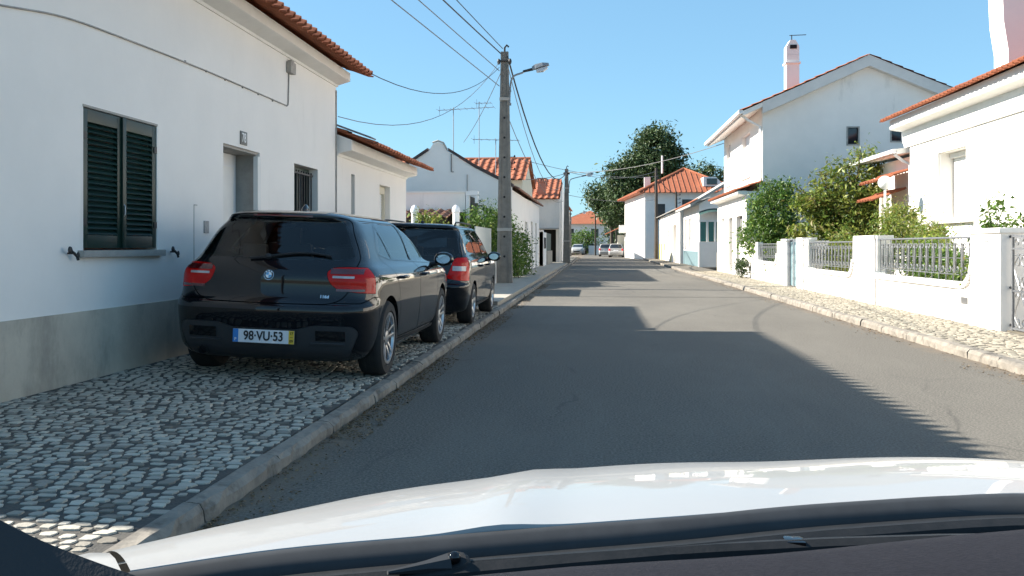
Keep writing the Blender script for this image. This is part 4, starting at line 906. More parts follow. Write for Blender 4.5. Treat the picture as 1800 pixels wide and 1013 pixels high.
def house_orange():
    t = thing('house', 'two-storey white corner house with hipped orange roof and skylight', 'house', (9, 92, 0), group='houses along the street')
    A = Vector((4.25, 84, 0)); B = Vector((2.9, 99, 0)); Cc = Vector((13.5, 101, 0)); D = Vector((12.2, 84, 0)); H = 6.0
    mb = MB(); d = (B-A).normalized(); n = Vector((-d.y, d.x, 0)); n = n if n.x < 0 else -n
    wall(mb, B, -d, n, (B-A).length, 0, H, [(1.5, 2.6, 3.4, 5.0, 0.12), (5.5, 6.3, 3.6, 5.0, 0.12), (4.6, 5.6, 0.1, 2.9, 0.12), (11, 11.6, 3.9, 5.0, 0.1)])
    wall(mb, A, (1, 0, 0), (0, -1, 0), D.x-A.x, 0, H, [(1.0, 1.8, 3.6, 5.0, 0.12), (3.3, 4.5, 4.4, 5.4, 0.12)])
    mb.quad(B, Cc, Cc+Vector((0,0,H)), B+Vector((0,0,H))); mb.quad(D, Cc, Cc+Vector((0,0,H)), D+Vector((0,0,H))); mb.build('wall', M['plaster'], t)
    for a, b, c, e in ((1.5, 2.6, 3.4, 5.0), (5.5, 6.3, 3.6, 5.0), (4.6, 5.6, 0.1, 2.9)):
        m2 = MB(); p = B - d*a - n*0.1; q = B - d*b - n*0.1; m2.quad(p+Vector((0,0,c)), q+Vector((0,0,c)), q+Vector((0,0,e)), p+Vector((0,0,e))); m2.build('window', M['cable_grey'], t)
    for a, b, c, e in ((1.0, 1.8, 3.6, 5.0), (3.3, 4.5, 4.4, 5.4)): m2 = MB(); m2.box(A.x+a, A.x+b, 84.08, 84.1, c, e); m2.build('window', M['pane'], t)
    m2 = MB(); m2.box(2.3, 3.0, 97.5, 99.5, 2.6, 3.4); m2.build('balcony', M['trim'], t)
    # hipped tile roof
    E = [A+Vector((-.6,-.6,H)), D+Vector((.7,-.6,H)), Cc+Vector((.7,.7,H)), B+Vector((-.7,.7,H))]; r1 = Vector((8.2, 89.5, 8.55)); r2 = Vector((7.6, 95, 8.45))
    mb = MB(); mb.add([*E, r1, r2], [(0,1,4), (1,2,5,4), (2,3,5), (3,0,4,5), (0,3,2,1)]); mb.build('roof', M['tile'], t)
    mb = MB(); [mb.tube([a+Vector((0,0,.05)), b+Vector((0,0,.05))], 0.13, 6) for a, b in ((E[0], r1), (E[1], r1), (r1, r2), (r2, E[3]))]
    for i in range(1, 20):     # tile rolls on the near slope and the street slope
        f = i/20; p = E[0].lerp(E[1], f); q = p.lerp(r1, 0) + (r1-p)*0; top = 1-abs(2*f-1)
        up = (r1 - (E[0]+E[1])/2); mb.tube([p+Vector((0,0,.03)), p+up*min(top, .97)+Vector((0,0,.03))], 0.05, 4)
    for i in range(1, 30):
        f = i/30; p = E[3].lerp(E[0], f); up = ((r1+r2)/2 - (E[0]+E[3])/2); top = min(1, f*3.0, (1-f)*2.6); mb.tube([p+Vector((0,0,.03)), p+up*top*.96+Vector((0,0,.03))], 0.05, 4)
    mb.build('roof_rolls', M['tile'], t)
    mb = MB(); mb.prism([(9.5, 84.6, 6.6), (9.5, 84.6, 7.45), (10.6, 84.6, 7.45), (11.4, 84.6, 6.6)], (0, 3, 0)); sk = mb.build('dormer', M['trim'], t)
    mb = MB(); mb.box(9.8, 10.7, 84.54, 84.58, 6.75, 7.3); mb.build('skylight', M['pane'], sk)
    mb = MB(); mb.box(2.2, 2.9, 101, 104, 0.1, 2.4); mb.build('annex', M['cream'], t)
    tile_roof('annex_roof', (0.9, 100.5, 2.5), (0, 1, 0), (2.0, 0, 0.9), 4, 2.2, t, pitch=0.5, ns=4)
    mb = MB(); mb.tube([(6.2, 90, 8.2), (6.2, 90, 9.9)], 0.09, 6); mb.box(4.6, 5.2, 92, 92.6, 7.0, 8.0); mb.build('vent_pipe', M['trim'], t)
house_orange()
for x, lab in ((-9.0, 'low white wall at the end of the street by the round bush'),):
    mb = MB(); mb.box(-1.2, 0.7, 128, 128.3, 0, 1.25); mb.box(-14, -3.2, 110, 110.3, 0, 2.3); tag(mb.build('boundary_wall', M['plaster']), lab, 'wall')
# ================================================================ POLES, LAMPS, CABLES
def concrete_pole(x, y, h, label, lamp=None, wb=0.46, wt=0.22, holes=True, z0=0.12):
    t = thing('lamp_post' if lamp else 'utility_pole', label, 'street lamp' if lamp else 'utility pole', (x, y, z0), group='concrete poles along the street')
    mb = MB(); d = 0.62
    def sec(z):
        f = z/h; w = (wb + (wt-wb)*f)/2; e = w*d; r = 0.28*w; i = w*0.55
        return [(x-w, y-e, z0+z), (x-i, y-e, z0+z), (x-i, y-e+r*.6, z0+z), (x+i, y-e+r*.6, z0+z), (x+i, y-e, z0+z), (x+w, y-e, z0+z), (x+w, y+e, z0+z), (x-w, y+e, z0+z)]
    lv = [0, h*0.18, h*0.35, h*0.5, h*0.7, h*0.85, h]; S = [sec(z) for z in lv]; n = 8
    vs = [p for s in S for p in s]; fs = [(i*n+k, i*n+(k+1) % n, (i+1)*n+(k+1) % n, (i+1)*n+k) for i in range(len(S)-1) for k in range(n)] + [tuple(range(n)), tuple((len(S)-1)*n+k for k in range(n))]
    mb.add(vs, fs); mb.build('shaft', M['pole'], t)
    mb = MB(); zc = h*0.235; w = (wb+(wt-wb)*0.235)/2; mb.box(x-w-.012, x+w+.012, y-w*d-.012, y+w*d+.012, z0+zc-.04, z0+zc+.05)
    zc = h*0.80; w = (wb+(wt-wb)*0.8)/2; mb.box(x-w-.01, x+w+.01, y-w*d-.01, y+w*d+.01, z0+zc-.07, z0+zc+.02); mb.build('band', M['stone'], t)
    if holes:
        mb = MB()
        for k in range(9):
            z = z0 + h*(0.12+k*0.085); w = (wb+(wt-wb)*((z-z0)/h))/2
            yy = y - w*d + 0.28*w*.6 - 0.004; mb.lathe([(0.034, 0), (0.034, 0.004)], (x, yy, z), (0, -1, 0), 10)
        explode(mb.build('hole', M['dark'], t))
    mb = MB(); mb.tube([(x, y, z0+h-.02), (x, y, z0+h+.12), (x+.06, y, z0+h+.2), (x+.12, y, z0+h+.14)], 0.03, 6)
    mb.tube([(x-wt*.7, y-.08, z0+h-.28), (x+wt*.7, y-.08, z0+h-.28)], 0.028, 6); mb.ball((x-wt*.75, y-.08, z0+h-.30), (.05, .05, .09)); mb.ball((x+wt*.75, y-.08, z0+h-.30), (.05, .05, .09))
    mb.build('bracket', M['black_iron'], t, smooth=True)
    if lamp:
        zl, reach, rise = lamp; x0 = x + wt*0.75
        mb = MB(); pts = spline([(x0-.02, y-.02, z0+zl-.9), (x0+.01, y-.02, z0+zl-.35), (x0+.10, y-.02, z0+zl-.10), (x0+.35, y-.02, z0+zl), (x0+reach, y-.02, z0+zl+rise)], 5)
        mb.tube(pts, 0.028, 7); mb.box(x0-.06, x0+.03, y-.06, y+.03, z0+zl-.95, z0+zl-.88); mb.box(x0-.06, x0+.03, y-.06, y+.03, z0+zl-.55, z0+zl-.49); arm = mb.build('lamp_arm', M['lampgrey'], t, smooth=True)
        ex = x0+reach; ez = z0+zl+rise; s = Vector((1, 0, 0.22)).normalized(); u = Vector((-0.22, 0, 1)).normalized()
        mb = MB(); mb.tube([Vector((ex-.04, y-.02, ez-.01)), Vector((ex, y-.02, ez))+s*.26], [0.035, 0.045], 8)
        mb.build('lamp_neck', M['black_iron'], arm, smooth=True)
        o = Vector((ex, y-.02, ez))+s*.24
        def hs(a, w, h0, h1): a *= .72; w *= .85; c = o+s*a; return [c+Vector((0,-w,0))+u*h0, c+Vector((0,w,0))+u*h0, c+Vector((0,w*.8,0))+u*h1, c+Vector((0,-w*.8,0))+u*h1]
        mb = MB(); rows = [hs(0, .06, -.03, .07), hs(.15, .12, -.02, .11), hs(.45, .15, 0, .11), hs(.70, .11, .0, .06)]
        vs = [p for r in rows for p in r]; mb.add(vs, [(i*4+k, i*4+(k+1) % 4, i*4+4+(k+1) % 4, i*4+4+k) for i in range(3) for k in range(4)] + [(0,1,2,3), (12,15,14,13)])
        head = mb.build('lamp_head', M['lampgrey'], t, bevel=0.008)
        mb = MB(); rows = [hs(.14, .09, -.12, -.04), hs(.40, .12, -.14, -.025), hs(.62, .08, -.08, -.02)]
        vs = [p for r in rows for p in r]; mb.add(vs, [(i*4+k, i*4+(k+1) % 4, i*4+4+(k+1) % 4, i*4+4+k) for i in range(2) for k in range(4)] + [(0,1,2,3), (8,11,10,9)])
        mb.build('lamp_glass', M['lampglass'], head, bevel=0.01)
    return t
concrete_pole(-2.72, 27.2, 6.85, 'tall tapered concrete lamp post beside the hedge, nearest lamp post', lamp=(6.22, 0.42, 0.05))
concrete_pole(-1.98, 60, 6.1, 'smaller concrete lamp post at the kerb before the far left houses', lamp=(5.5, 0.85, 0.12), holes=False)
concrete_pole(-2.85, 98, 4.9, 'distant lamp post, tiny, beyond the second lamp post', lamp=(4.4, 0.9, 0.25), holes=False, wb=.3, wt=.15, z0=0)
def wood_pole(x, y, h, label, r=0.14, arms=True, z0=0.0):
    t = thing('utility_pole', label, 'utility pole', (x, y, z0), group='wooden utility poles')
    mb = MB(); mb.tube([(x, y, z0), (x+.02, y, z0+h*.5), (x, y, z0+h)], [r, r*.85, r*.65], 9); mb.build('shaft', M['wood'], t, smooth=True)
    mb = MB()
    if arms:
        for k in range(3):
            mb = MB(); mb.tube([(x, y-.02, z0+h-.3-k*.35), (x+r+.18, y-.05, z0+h-.3-k*.35)], 0.02, 5); mb.ball((x+r+.2, y-.05, z0+h-.26-k*.35), (.05, .05, .07), 8, 6); mb.build('insulator', M['black_iron'], t)
    else: mb.tube([(x-.1, y, z0+h-.2), (x+.3, y, z0+h-.2)], 0.03, 5); mb.build('crossarm', M['black_iron'], t)
wood_pole(-4.93, 51.5, 6.5, 'dark wooden pole rising behind the white gabled house')
wood_pole(5.0, 80, 7.9, 'dark wooden pole at the right kerb in front of the orange-roofed house', r=0.17)
wood_pole(6.9, 82.5, 6.0, 'short wooden pole standing behind the low terrace roof', r=0.13)
wood_pole(-0.25, 118, 6.0, 'thin pole in front of the round bush at the street end', r=0.12, arms=False)
wood_pole(2.5, 125, 5.0, 'thin pole by the distant white cars', r=0.10, arms=False)
wood_pole(-6.8, -8, 7.3, 'wooden pole behind the camera carrying the overhead cables', r=0.15)

def cable(a, b, sag, label, r=0.012, m='cable'):
    mb = MB(); mb.tube(catenary(a, b, sag), r, 5, cap=False); tag(mb.build('overhead_cable', M[m]), label, 'cable', 'overhead cables')
T1 = Vector((-2.72, 27.1, 6.75)); T2 = Vector((-1.98, 60, 6.05)); TB = Vector((-6.7, -8, 7.2))
cable(T1 + Vector((-.1, 0, .15)), TB, 0.15, 'thick black cable from the lamp post top towards the upper left', 0.018)
cable(T1 + Vector((-.05, 0, .30)), TB + Vector((.4, 0, .3)), 0.1, 'thin cable just right of the thick one above the lamp post', 0.012)
cable(T1 + Vector((-.15, 0, -.35)), TB + Vector((-.5, 0, -.3)), 0.0, 'grey cable second from the left at the top of the sky', 0.012, 'cable_grey')
cable(T1 + Vector((-.15, 0, -.8)), TB + Vector((-1.0, 0, -.4)), 0.0, 'grey cable leftmost at the top of the sky', 0.012, 'cable_grey')
cable(T1 + Vector((.1, 0, .05)), T2, 1.7, 'thick sagging black cable between the two lamp posts', 0.026)
cable(T1 + Vector((.1, 0, -.2)), T2 + Vector((0, 0, -.1)), 2.2, 'thin sagging cable below the thick one between lamp posts', 0.012, 'cable_grey')
cable(T1 + Vector((.1, 0, -1.7)), T2 + Vector((-.2, 0, -1.9)), 0.9, 'thin cable leaving the lamp post at mid height', 0.012, 'cable_grey')
cable(T1 + Vector((-.15, 0, -.25)), (-3.6, 14.1, 3.98), 0.55, 'sagging cable from lamp post to the red-tiled eave corner', 0.008)
cable(T1 + Vector((-.15, 0, -.1)), (-4.08, 14.35, 3.3), 0.75, 'lower sagging cable from lamp post to the white house corner', 0.007, 'cable_grey')
cable(T1 + Vector((-.1, 0, -.4)), (-5.2, 35.9, 5.3), 0.15, 'thin cable from lamp post down to the antenna house', 0.010, 'cable_grey')
cable(T2 + Vector((0, 0, -.05)), (5.95, 44.6, 6.1), 0.4, 'horizontal cable crossing the street to the tall white house', 0.018, 'cable_grey')
cable(T2, (5.0, 80, 7.6), 0.5, 'thin cable from second lamp post to the right wooden pole', 0.018, 'cable_grey')
cable(T2 + Vector((0, 0, -.1)), (-4.9, 51.4, 5.0), 0.2, 'cable linking second lamp post to the wooden pole on the left', 0.018, 'cable_grey')
cable(T2 + Vector((0, 0, -1.5)), (5.0, 80, 5.2), 0.3, 'lower faint cable crossing the far street', 0.016, 'cable_grey')
cable((-4.7, 51.4, 6.2), (5.2, 79.9, 7.2), 0.5, 'faint cable from the left wooden pole across the street', 0.016, 'cable_grey')
cable((5.0, 80, 7.3), (6.9, 82.5, 5.8), 0.3, 'short cable between the two right wooden poles', 0.03)

def antenna(x, y, z0, z1, boom, label, tilt=0.0, nel=9, el=0.35):
    t = thing('tv_antenna', label, 'antenna', (x, y, z0), group='roof antennas')
    mb = MB(); mb.tube([(x, y, z0), (x, y, z1)], 0.018, 5); mb.build('mast', M['lampgrey'], t)
    mb = MB(); a = Vector((x-boom[0], y, z1-.06-tilt)); b = Vector((x+boom[1], y, z1-.06+tilt)); mb.tube([a, b], 0.012, 5)
    for i in range(nel):
        p = a.lerp(b, i/(nel-1)); mb.tube([p-Vector((0.02, el, 0.0)), p+Vector((0.02, el, 0.0))], 0.006, 4)
    mb.tube([a+Vector((.05, 0, -.18)), a+Vector((.05, 0, .16))], 0.008, 4); mb.build('boom', M['lampgrey'], t)
antenna(-5.62, 36.0, 4.55, 6.68, (0.6, 1.6), 'left roof antenna with long horizontal boom', 0.05)
antenna(-4.86, 38.0, 4.2, 7.2, (0.15, 0.5), 'taller roof antenna mast right of the first', 0.0, nel=4)
antenna(-3.95, 36.0, 3.7, 5.45, (0.9, 0.9), 'low roof antenna seen through the concrete lamp post', -0.03, nel=7)

# ================================================================ PLANTS
def P3(u, v, y):          # picture direction to a point at depth y, used to lay out plants
    a = (u-900)/F; c, s = math.cos(YAW), math.sin(YAW); tt = y/(c+a*s); return Vector((tt*(a*c-s), y, 1.26+(432-v)/F*tt))
plant('climbing_hedge', 'dense green climbing hedge behind the concrete lamp post', 'hedge', (-3.4, 30.5, 0.1),
      [((-3.5, 29.2, 1.7), (.50, 1.2, .95)), ((-3.35, 31.5, 1.4), (.45, 1.4, 1.25)), ((-3.05, 33.0, 1.1), (.40, 1.4, 1.1)), ((-2.85, 34.8, 0.9), (.35, 1.3, .9)), ((-3.85, 28.6, 2.05), (.45, .6, .45))], 11000, 0.12, M['leaf'], 11, 0.05)
plant('vine', 'yellow-green vine with bunches climbing between the white posts', 'vine', (-5.2, 27.0, 0.1),
      [((-4.95, 26.7, 1.98), (.42, .25, .26)), ((-4.6, 26.6, 1.55), (.8, .3, .25)), ((-5.7, 26.6, 1.5), (.5, .3, .25))], 2600, 0.12, M['leaf_yellow'], 12, 0.03)
plant('shrub', 'small leafy shrub low in front of the hedge foot', 'shrub', (-2.7, 31.5, 0.15), [((-2.75, 31.5, .5), (.3, .7, .4))], 500, 0.09, M['leaf'], 13, 0.02)
plant('tree', 'round dark green garden tree at the left end of the railed wall', 'tree', (6.15, 33.2, 0.1),
      [((6.1, 33.2, 2.45), (.85, .9, .95)), ((5.75, 33.0, 1.55), (.85, .8, .65)), ((6.5, 33.3, 3.2), (.35, .35, .5)), ((5.95, 33.3, 3.35), (.2, .2, .4)), ((6.5, 33.1, 1.5), (.6, .5, .6))], 13000, 0.12, M['leaf'], 21, 0.09, shell=0.5, group='garden trees and shrubs')
plant('tree', 'large loose fruit tree with yellowish leaves rising above the railed wall', 'tree', (7.75, 29.5, 0.1),
      [((7.75, 29.6, 2.4), (1.15, 1.0, .95)), ((7.05, 29.5, 3.30), (.30, .3, .42)), ((7.55, 29.5, 3.55), (.30, .3, .45)), ((8.45, 29.7, 3.55), (.45, .4, .50)), ((8.15, 29.6, 4.05), (.18, .2, .28)), ((6.55, 29.2, 2.5), (.45, .5, .5)), ((6.25, 29.2, 3.05), (.2, .2, .3)), ((8.95, 29.5, 2.5), (.7, .6, .8)), ((9.3, 29.4, 3.3), (.3, .3, .35)), ((7.5, 29.0, 1.5), (1.8, .7, .7))], 15000, 0.15, M['leaf_yellow'], 22, 0.10, shell=0.35, stems=12, group='garden trees and shrubs')
plant('shrub', 'flowering shrub with white blooms between tree and house corner', 'shrub', (7.6, 23.0, 0.1),
      [((7.3, 23.2, 1.5), (.8, .8, .50)), ((7.5, 21.8, 1.35), (.5, .7, .40)), ((7.7, 24.3, 1.9), (.6, .6, .50)), ((7.2, 20.9, 1.1), (.5, .8, .4))], 7500, 0.10, M['leaf_yellow'], 23, 0.05, shell=0.3, stems=9, group='garden trees and shrubs')
plant('shrub', 'thin upright rose bush above the right pier, before the white house', 'shrub', (6.35, 15.2, 0.1),
      [((6.35, 15.2, 1.52), (.36, .40, .16)), ((6.22, 15.3, 1.80), (.13, .15, .22)), ((6.6, 15.0, 1.62), (.2, .25, .12))], 800, 0.085, M['leaf'], 24, 0.03, shell=0.2, stems=8, group='garden trees and shrubs')
plant('hedge', 'low green hedge growing behind the middle railing', 'hedge', (6.2, 22.5, 0.1), [((6.0, 22.6, .95), (.35, 2.3, .45)), ((6.1, 23.6, 1.2), (.3, .8, .4))], 5200, 0.09, M['leaf_yellow'], 25, 0.03, group='garden trees and shrubs')
plant('hedge', 'low green plants growing behind the nearest wide railing', 'hedge', (6.3, 16.5, 0.1), [((6.1, 16.8, .80), (.40, 1.9, .36)), ((6.2, 15.4, .8), (.3, .9, .3)), ((6.1, 18.2, .95), (.4, .9, .5))], 6500, 0.08, M['leaf'], 26, 0.03, group='garden trees and shrubs')
plant('shrub', 'bright yellow-green bush spilling over the rounded corner of the opening', 'shrub', (5.75, 14.3, 0.1), [((5.68, 14.35, .80), (.20, .26, .2)), ((5.62, 14.2, .95), (.12, .15, .14))], 420, 0.07, M['leaf_yellow'], 27, 0.02, group='garden trees and shrubs')
plant('shrub', 'small dark shrub on the pavement at the wall end', 'shrub', (5.1, 33.6, 0.12), [((5.12, 33.6, .50), (.20, .22, .34))], 1100, 0.08, M['leaf_dark'], 28, 0.02)
plant('hedge', 'green plants behind the far small railing', 'hedge', (6.1, 30.3, 0.1), [((6.0, 30.3, .95), (.35, 1.9, .4))], 3200, 0.10, M['leaf'], 29, 0.03, group='garden trees and shrubs')
# distant trees
bl = []
for u, v, r in ((1150, 262, 2.9), (1178, 280, 1.9), (1125, 285, 2.2), (1168, 242, 1.8), (1140, 240, 1.4), (1150, 300, 3.2), (1110, 305, 2.4), (1185, 310, 1.8), (1095, 335, 2.6), (1115, 355, 2.8), (1085, 300, 1.6), (1075, 380, 1.6)):
    p = P3(u, v, 112); bl.append((tuple(p), (r*.74, r*.74, r*.70)))
plant('tree', 'huge dark evergreen tree towering behind the orange-roofed house', 'tree', (4.5, 113, 0), bl, 26000, 0.42, M['leaf_dark'], 31, 0.5, shell=0.75, stems=14, group='distant trees')
bl = [(tuple(P3(u, v, 118)), (r, r, r*.8)) for u, v, r in ((1045, 335, 1.1), (1052, 350, 1.5), (1065, 352, 1.4), (1078, 362, 2.0), (1090, 372, 2.0), (1075, 340, 1.2), (1060, 365, 1.1))]
plant('tree', 'lower spreading dark tree left of the huge one', 'tree', (1.8, 119, 0), bl, 10000, 0.40, M['leaf_dark'], 32, 0.3, shell=0.7, group='distant trees')
bl = [(tuple(P3(u, v, 130)), (r, 2.5, r*.5)) for u, v, r in ((1210, 312, 2.4), (1232, 306, 2.6), (1255, 310, 2.6), (1272, 318, 2.2), (1230, 322, 3.4), (1200, 322, 2))]
plant('tree', 'low dark tree line showing over the orange roof at the right', 'tree', (15, 131, 0), bl, 4200, 0.45, M['leaf_dark'], 33, 0.3, shell=0.6, group='distant trees')
plant('bush', 'rounded green bush at the end of the street', 'bush', (-1.7, 132, 0), [((-1.9, 132, 1.7), (2.1, 1.8, 1.5)), ((-3.3, 132, 1.3), (1.2, 1.4, 1.0)), ((-.3, 132, 1.3), (1.2, 1.4, 1.0)), ((-1.4, 132, 2.6), (1.0, 1, .8))], 4200, 0.30, M['leaf'], 34, 0.2, shell=0.7, group='distant trees')
plant('tree', 'dark trees between the corner house and the street end', 'tree', (2.3, 135, 0), [((2.6, 135, 2.6), (1.5, 1.5, 2.2)), ((4, 136, 3), (1.6, 1.6, 2.4))], 2500, 0.35, M['leaf_dark'], 35, 0.2, shell=0.6, group='distant trees')
plant('tree', 'tiny spiky conifer top above the dark roof at left', 'tree', (-6.7, 88, 0), [((-6.7, 88, 6.1), (.35, .35, .35)), ((-6.7, 88, 6.8), (.22, .22, .5)), ((-6.7, 88, 5.3), (.5, .5, .35))], 260, 0.28, M['leaf_dark'], 36, 0.07, shell=0.2, group='distant trees')
# white lamp globe on the garden house, seen among the leaves
t = thing('globe_lamp', 'white globe garden lamp among the leaves by the house corner', 'lamp', (7.6, 25.4, 0.1))
mb = MB(); mb.tube([(7.6, 25.4, .1), (7.6, 25.4, 2.75)], 0.03, 8); mb.build('post', M['white'], t)
mb = MB(); mb.ball((7.6, 25.4, 2.93), 0.18, 20, 12); mb.build('globe', M['white'], t, smooth=True)
mb = MB(); mb.lathe([(0.12, 0), (0.16, 0.02), (0.17, 0.22), (0.14, 0.24)], (6.35, 11.95, 0.12), (0, 0, 1), 16); pot = mb.build('flower_pot', mat('purple_glaze', (0.16, 0.06, 0.22), 0.4), smooth=True)
tag(pot, 'purple pot standing behind the scroll gate', 'plant pot')

M['tar'] = mat('newer_asphalt', (0.085, 0.078, 0.066), 0.92, (0.045, 0.042, 0.037), 60, 4, bump=0.4, bscale=90, fac=(0.4, 0.6))  # dark tone shared by a road line and a painted cable shadow
patch(-1.70, 4.08, 22.9, 22.98, 0.004, M['tar'], 3)
patch(-1.70, 4.08, 30.0, 30.06, 0.004, M['tar'], 4)  # dark strip painted as the shadow of an overhead cable
# ================================================================ CARS
def interp_keys(keys, n):
    return spline(keys, n)
def ring_pts(k, L, ym, shrink=0.0, tp=0.045):
    z, w, yr, yf, rxr, ryr, br, rxf, ryf, bf = k
    w = max(0.02, w - shrink); yr += shrink; yf -= shrink
    rxr = min(rxr, w*0.92); rxf = min(rxf, w*0.92); half = (yf-yr)*0.48; ryr = min(ryr, half); ryf = min(ryf, half)
    pts = []; cx = w-rxr; e = 0.80
    for i in range(9):
        x = cx*i/9; pts.append((x, yr + br*(x/w)**2))
    yc = yr + br*(cx/w)**2 + ryr
    for i in range(9):
        a = math.pi/2*i/9; pts.append((cx + rxr*math.sin(a)**e, yc - ryr*math.cos(a)**e))
    cf = w-rxf; yd = yf - bf*(cf/w)**2 - ryf
    for i in range(26): pts.append((w, yc + (yd-yc)*i/26))
    for i in range(9):
        a = math.pi/2*i/9; pts.append((cf + rxf*math.cos(a)**e, yd + ryf*math.sin(a)**e))
    for i in range(10):
        x = cf*(1-i/9); pts.append((x, yf - bf*(x/w)**2))
    out = []
    for x, y in pts: out.append((x*(1 - tp*((y-ym)/(L/2))**2), y, z))
    return out + [(-x, y, z) for x, y, z in reversed(out[1:-1])]
def rings_mesh(keys, n, L, ym, shrink=0.0, zs=(0, 0)):
    ks = interp_keys(keys, n); R_ = [ring_pts(k, L, ym, shrink) for k in ks]
    if shrink or zs[1]: R_ = [[(x, y, z + (zs[1] if i > len(R_)/2 else zs[0])) for x, y, z in r] for i, r in enumerate(R_)]
    m = len(R_[0]); vs = [p for r in R_ for p in r]
    fs = [(i*m+k, i*m+(k+1) % m, (i+1)*m+(k+1) % m, (i+1)*m+k) for i in range(len(R_)-1) for k in range(m)]
    fs += [tuple(range(m-1, -1, -1)), tuple((len(R_)-1)*m+k for k in range(m))]
    me = bpy.data.meshes.new('body_src'); me.from_pydata(vs, [], fs)
    bm = bmesh.new(); bm.from_mesh(me); bmesh.ops.recalc_face_normals(bm, faces=bm.faces); bm.to_mesh(me); bm.free(); me.shade_smooth()
    return me
def round_poly(pts, r, n=4):
    out = []; N = len(pts)
    for i in range(N):
        p = Vector(pts[i]); rr = r
        a = Vector(pts[i-1])-p; b = Vector(pts[(i+1) % N])-p; d = min(rr, a.length*.45, b.length*.45)
        A = p + a.normalized()*d; B = p + b.normalized()*d
        for k in range(n+1):
            t = k/n; out.append(tuple(A*(1-t)**2 + p*2*t*(1-t) + B*t*t))
    return out
def offset_poly(pts, d):
    area = sum(pts[i][0]*pts[(i+1) % len(pts)][1]-pts[(i+1) % len(pts)][0]*pts[i][1] for i in range(len(pts))); s = 1 if area > 0 else -1
    out = []; N = len(pts)
    for i in range(N):
        a, p, b = Vector(pts[i-1]), Vector(pts[i]), Vector(pts[(i+1) % N])
        e1 = (p-a); e2 = (b-p)
        n1 = Vector((e1.y, -e1.x)).normalized(); n2 = Vector((e2.y, -e2.x)).normalized(); nn = (n1+n2)
        nn = nn.normalized()/max(0.5, math.cos(n1.angle(n2, 0)/2)) if nn.length > 1e-6 else n1
        out.append(tuple(p + nn*d*s))
    return out
def prism_obj(poly, axis, lo, hi):
    if axis == 'x': a = [(lo, p, q) for p, q in poly]; v = Vector((hi-lo, 0, 0))
    else: a = [(p, lo, q) for p, q in poly]; v = Vector((0, hi-lo, 0))
    mb = MB(); mb.prism(a, v); me = bpy.data.meshes.new('cut'); me.from_pydata([tuple(p) for p in mb.v], [], mb.f)
    bm = bmesh.new(); bm.from_mesh(me); bmesh.ops.recalc_face_normals(bm, faces=bm.faces); bm.to_mesh(me); bm.free(); return me
def cyl_mesh(c, r, x0, x1, n=48):
    return prism_obj([(c[0]+r*math.cos(2*math.pi*k/n), c[1]+r*math.sin(2*math.pi*k/n)) for k in range(n)], 'x', x0, x1)
def boolean(me, cutters, op):
    o = bpy.data.objects.new('tmpA', me); COL.objects.link(o); cs = []
    for c in cutters:
        q = bpy.data.objects.new('tmpB', c); COL.objects.link(q); cs.append(q)
        md = o.modifiers.new('b', 'BOOLEAN'); md.operation = op; md.object = q; md.solver = 'EXACT'
    bpy.context.view_layer.update()
    out = bpy.data.meshes.new_from_object(o.evaluated_get(bpy.context.evaluated_depsgraph_get()))
    for q in cs: bpy.data.objects.remove(q)
    bpy.data.objects.remove(o); return out
class Skin:
    """smooth reference surface: gives boolean pieces their clean normals"""
    def __init__(s, me):
        s.me = me; s.vs = [v.co.copy() for v in me.vertices]; s.vn = [v.normal.copy() for v in me.vertices]; s.polys = [tuple(p.vertices) for p in me.polygons]
        s.big = [len(p) > 8 for p in s.polys]
        s.bvh = BVHTree.FromPolygons(s.vs, s.polys)
    def near(s, p):
        loc, n, i, d = s.bvh.find_nearest(p)
        if i is None: return None, None, 9
        if s.big[i]: return loc, n, d
        pl = s.polys[i]; w = poly_3d_calc([s.vs[k] for k in pl], loc); nn = Vector((0, 0, 0))
        for k, f in zip(pl, w): nn += s.vn[k]*f
        return loc, nn.normalized(), d
    def fix(s, me):
        me.update(); vsn = {}
        for i, v in enumerate(me.vertices): vsn[i] = s.near(v.co)
        nl = [None]*len(me.loops)
        for p in me.polygons:
            p.use_smooth = True
            for li in p.loop_indices:
                loc, n, d = vsn[me.loops[li].vertex_index]
                nl[li] = n if (d < 0.002 and n.dot(p.normal) > 0.75) else p.normal.copy()
        me.normals_split_custom_set(nl); return me
    def outer_only(s, me, tol=0.002):
        bm = bmesh.new(); bm.from_mesh(me); kill = []
        for f in bm.faces:
            loc, n, d = s.near(f.calc_center_median())
            if d > tol*3 or n.dot(f.normal) < 0.6: kill.append(f)
        bmesh.ops.delete(bm, geom=kill, context='FACES'); bm.to_mesh(me); bm.free(); return me
    def hit(s, o, d): r = s.bvh.ray_cast(Vector(o), Vector(d)); return r[0], r[1]
def mirror_poly(half): return half + [(-x, z) for x, z in reversed(half) if abs(x) > 1e-6]
def link_part(name, me, m, root, label=None):
    me.name = name
    if not me.materials: me.materials.append(m)
    else:
        for i in range(len(me.materials)): me.materials[i] = m
    o = bpy.data.objects.new(name, me); COL.objects.link(o); o.parent = root
    if label: o['label'] = label
    return o
def project_strip(sk, pts, axis, width, lift=0.002, thick=0.0):
    """ribbon laid on the skin along 2D points; axis x: (y,z) from the right side, axis y: (x,z) from behind"""
    out = []
    for i, (p, q) in enumerate(pts):
        a = Vector(pts[max(0, i-1)]); b = Vector(pts[min(len(pts)-1, i+1)]); d = (b-a).normalized(); nn = Vector((-d.y, d.x))*width/2
        row = []
        for s_ in (-1, 1):
            P, Q = p+nn.x*s_, q+nn.y*s_
            h, n = (sk.hit((2, P, Q), (-1, 0, 0)) if axis == 'x' else sk.hit((P, -1, Q), (0, 1, 0)))
            if h is None: row = None; break
            row.append(h + n*lift)
        if row: out.append(row)
    mb = MB(); mb.grid(out); return mb
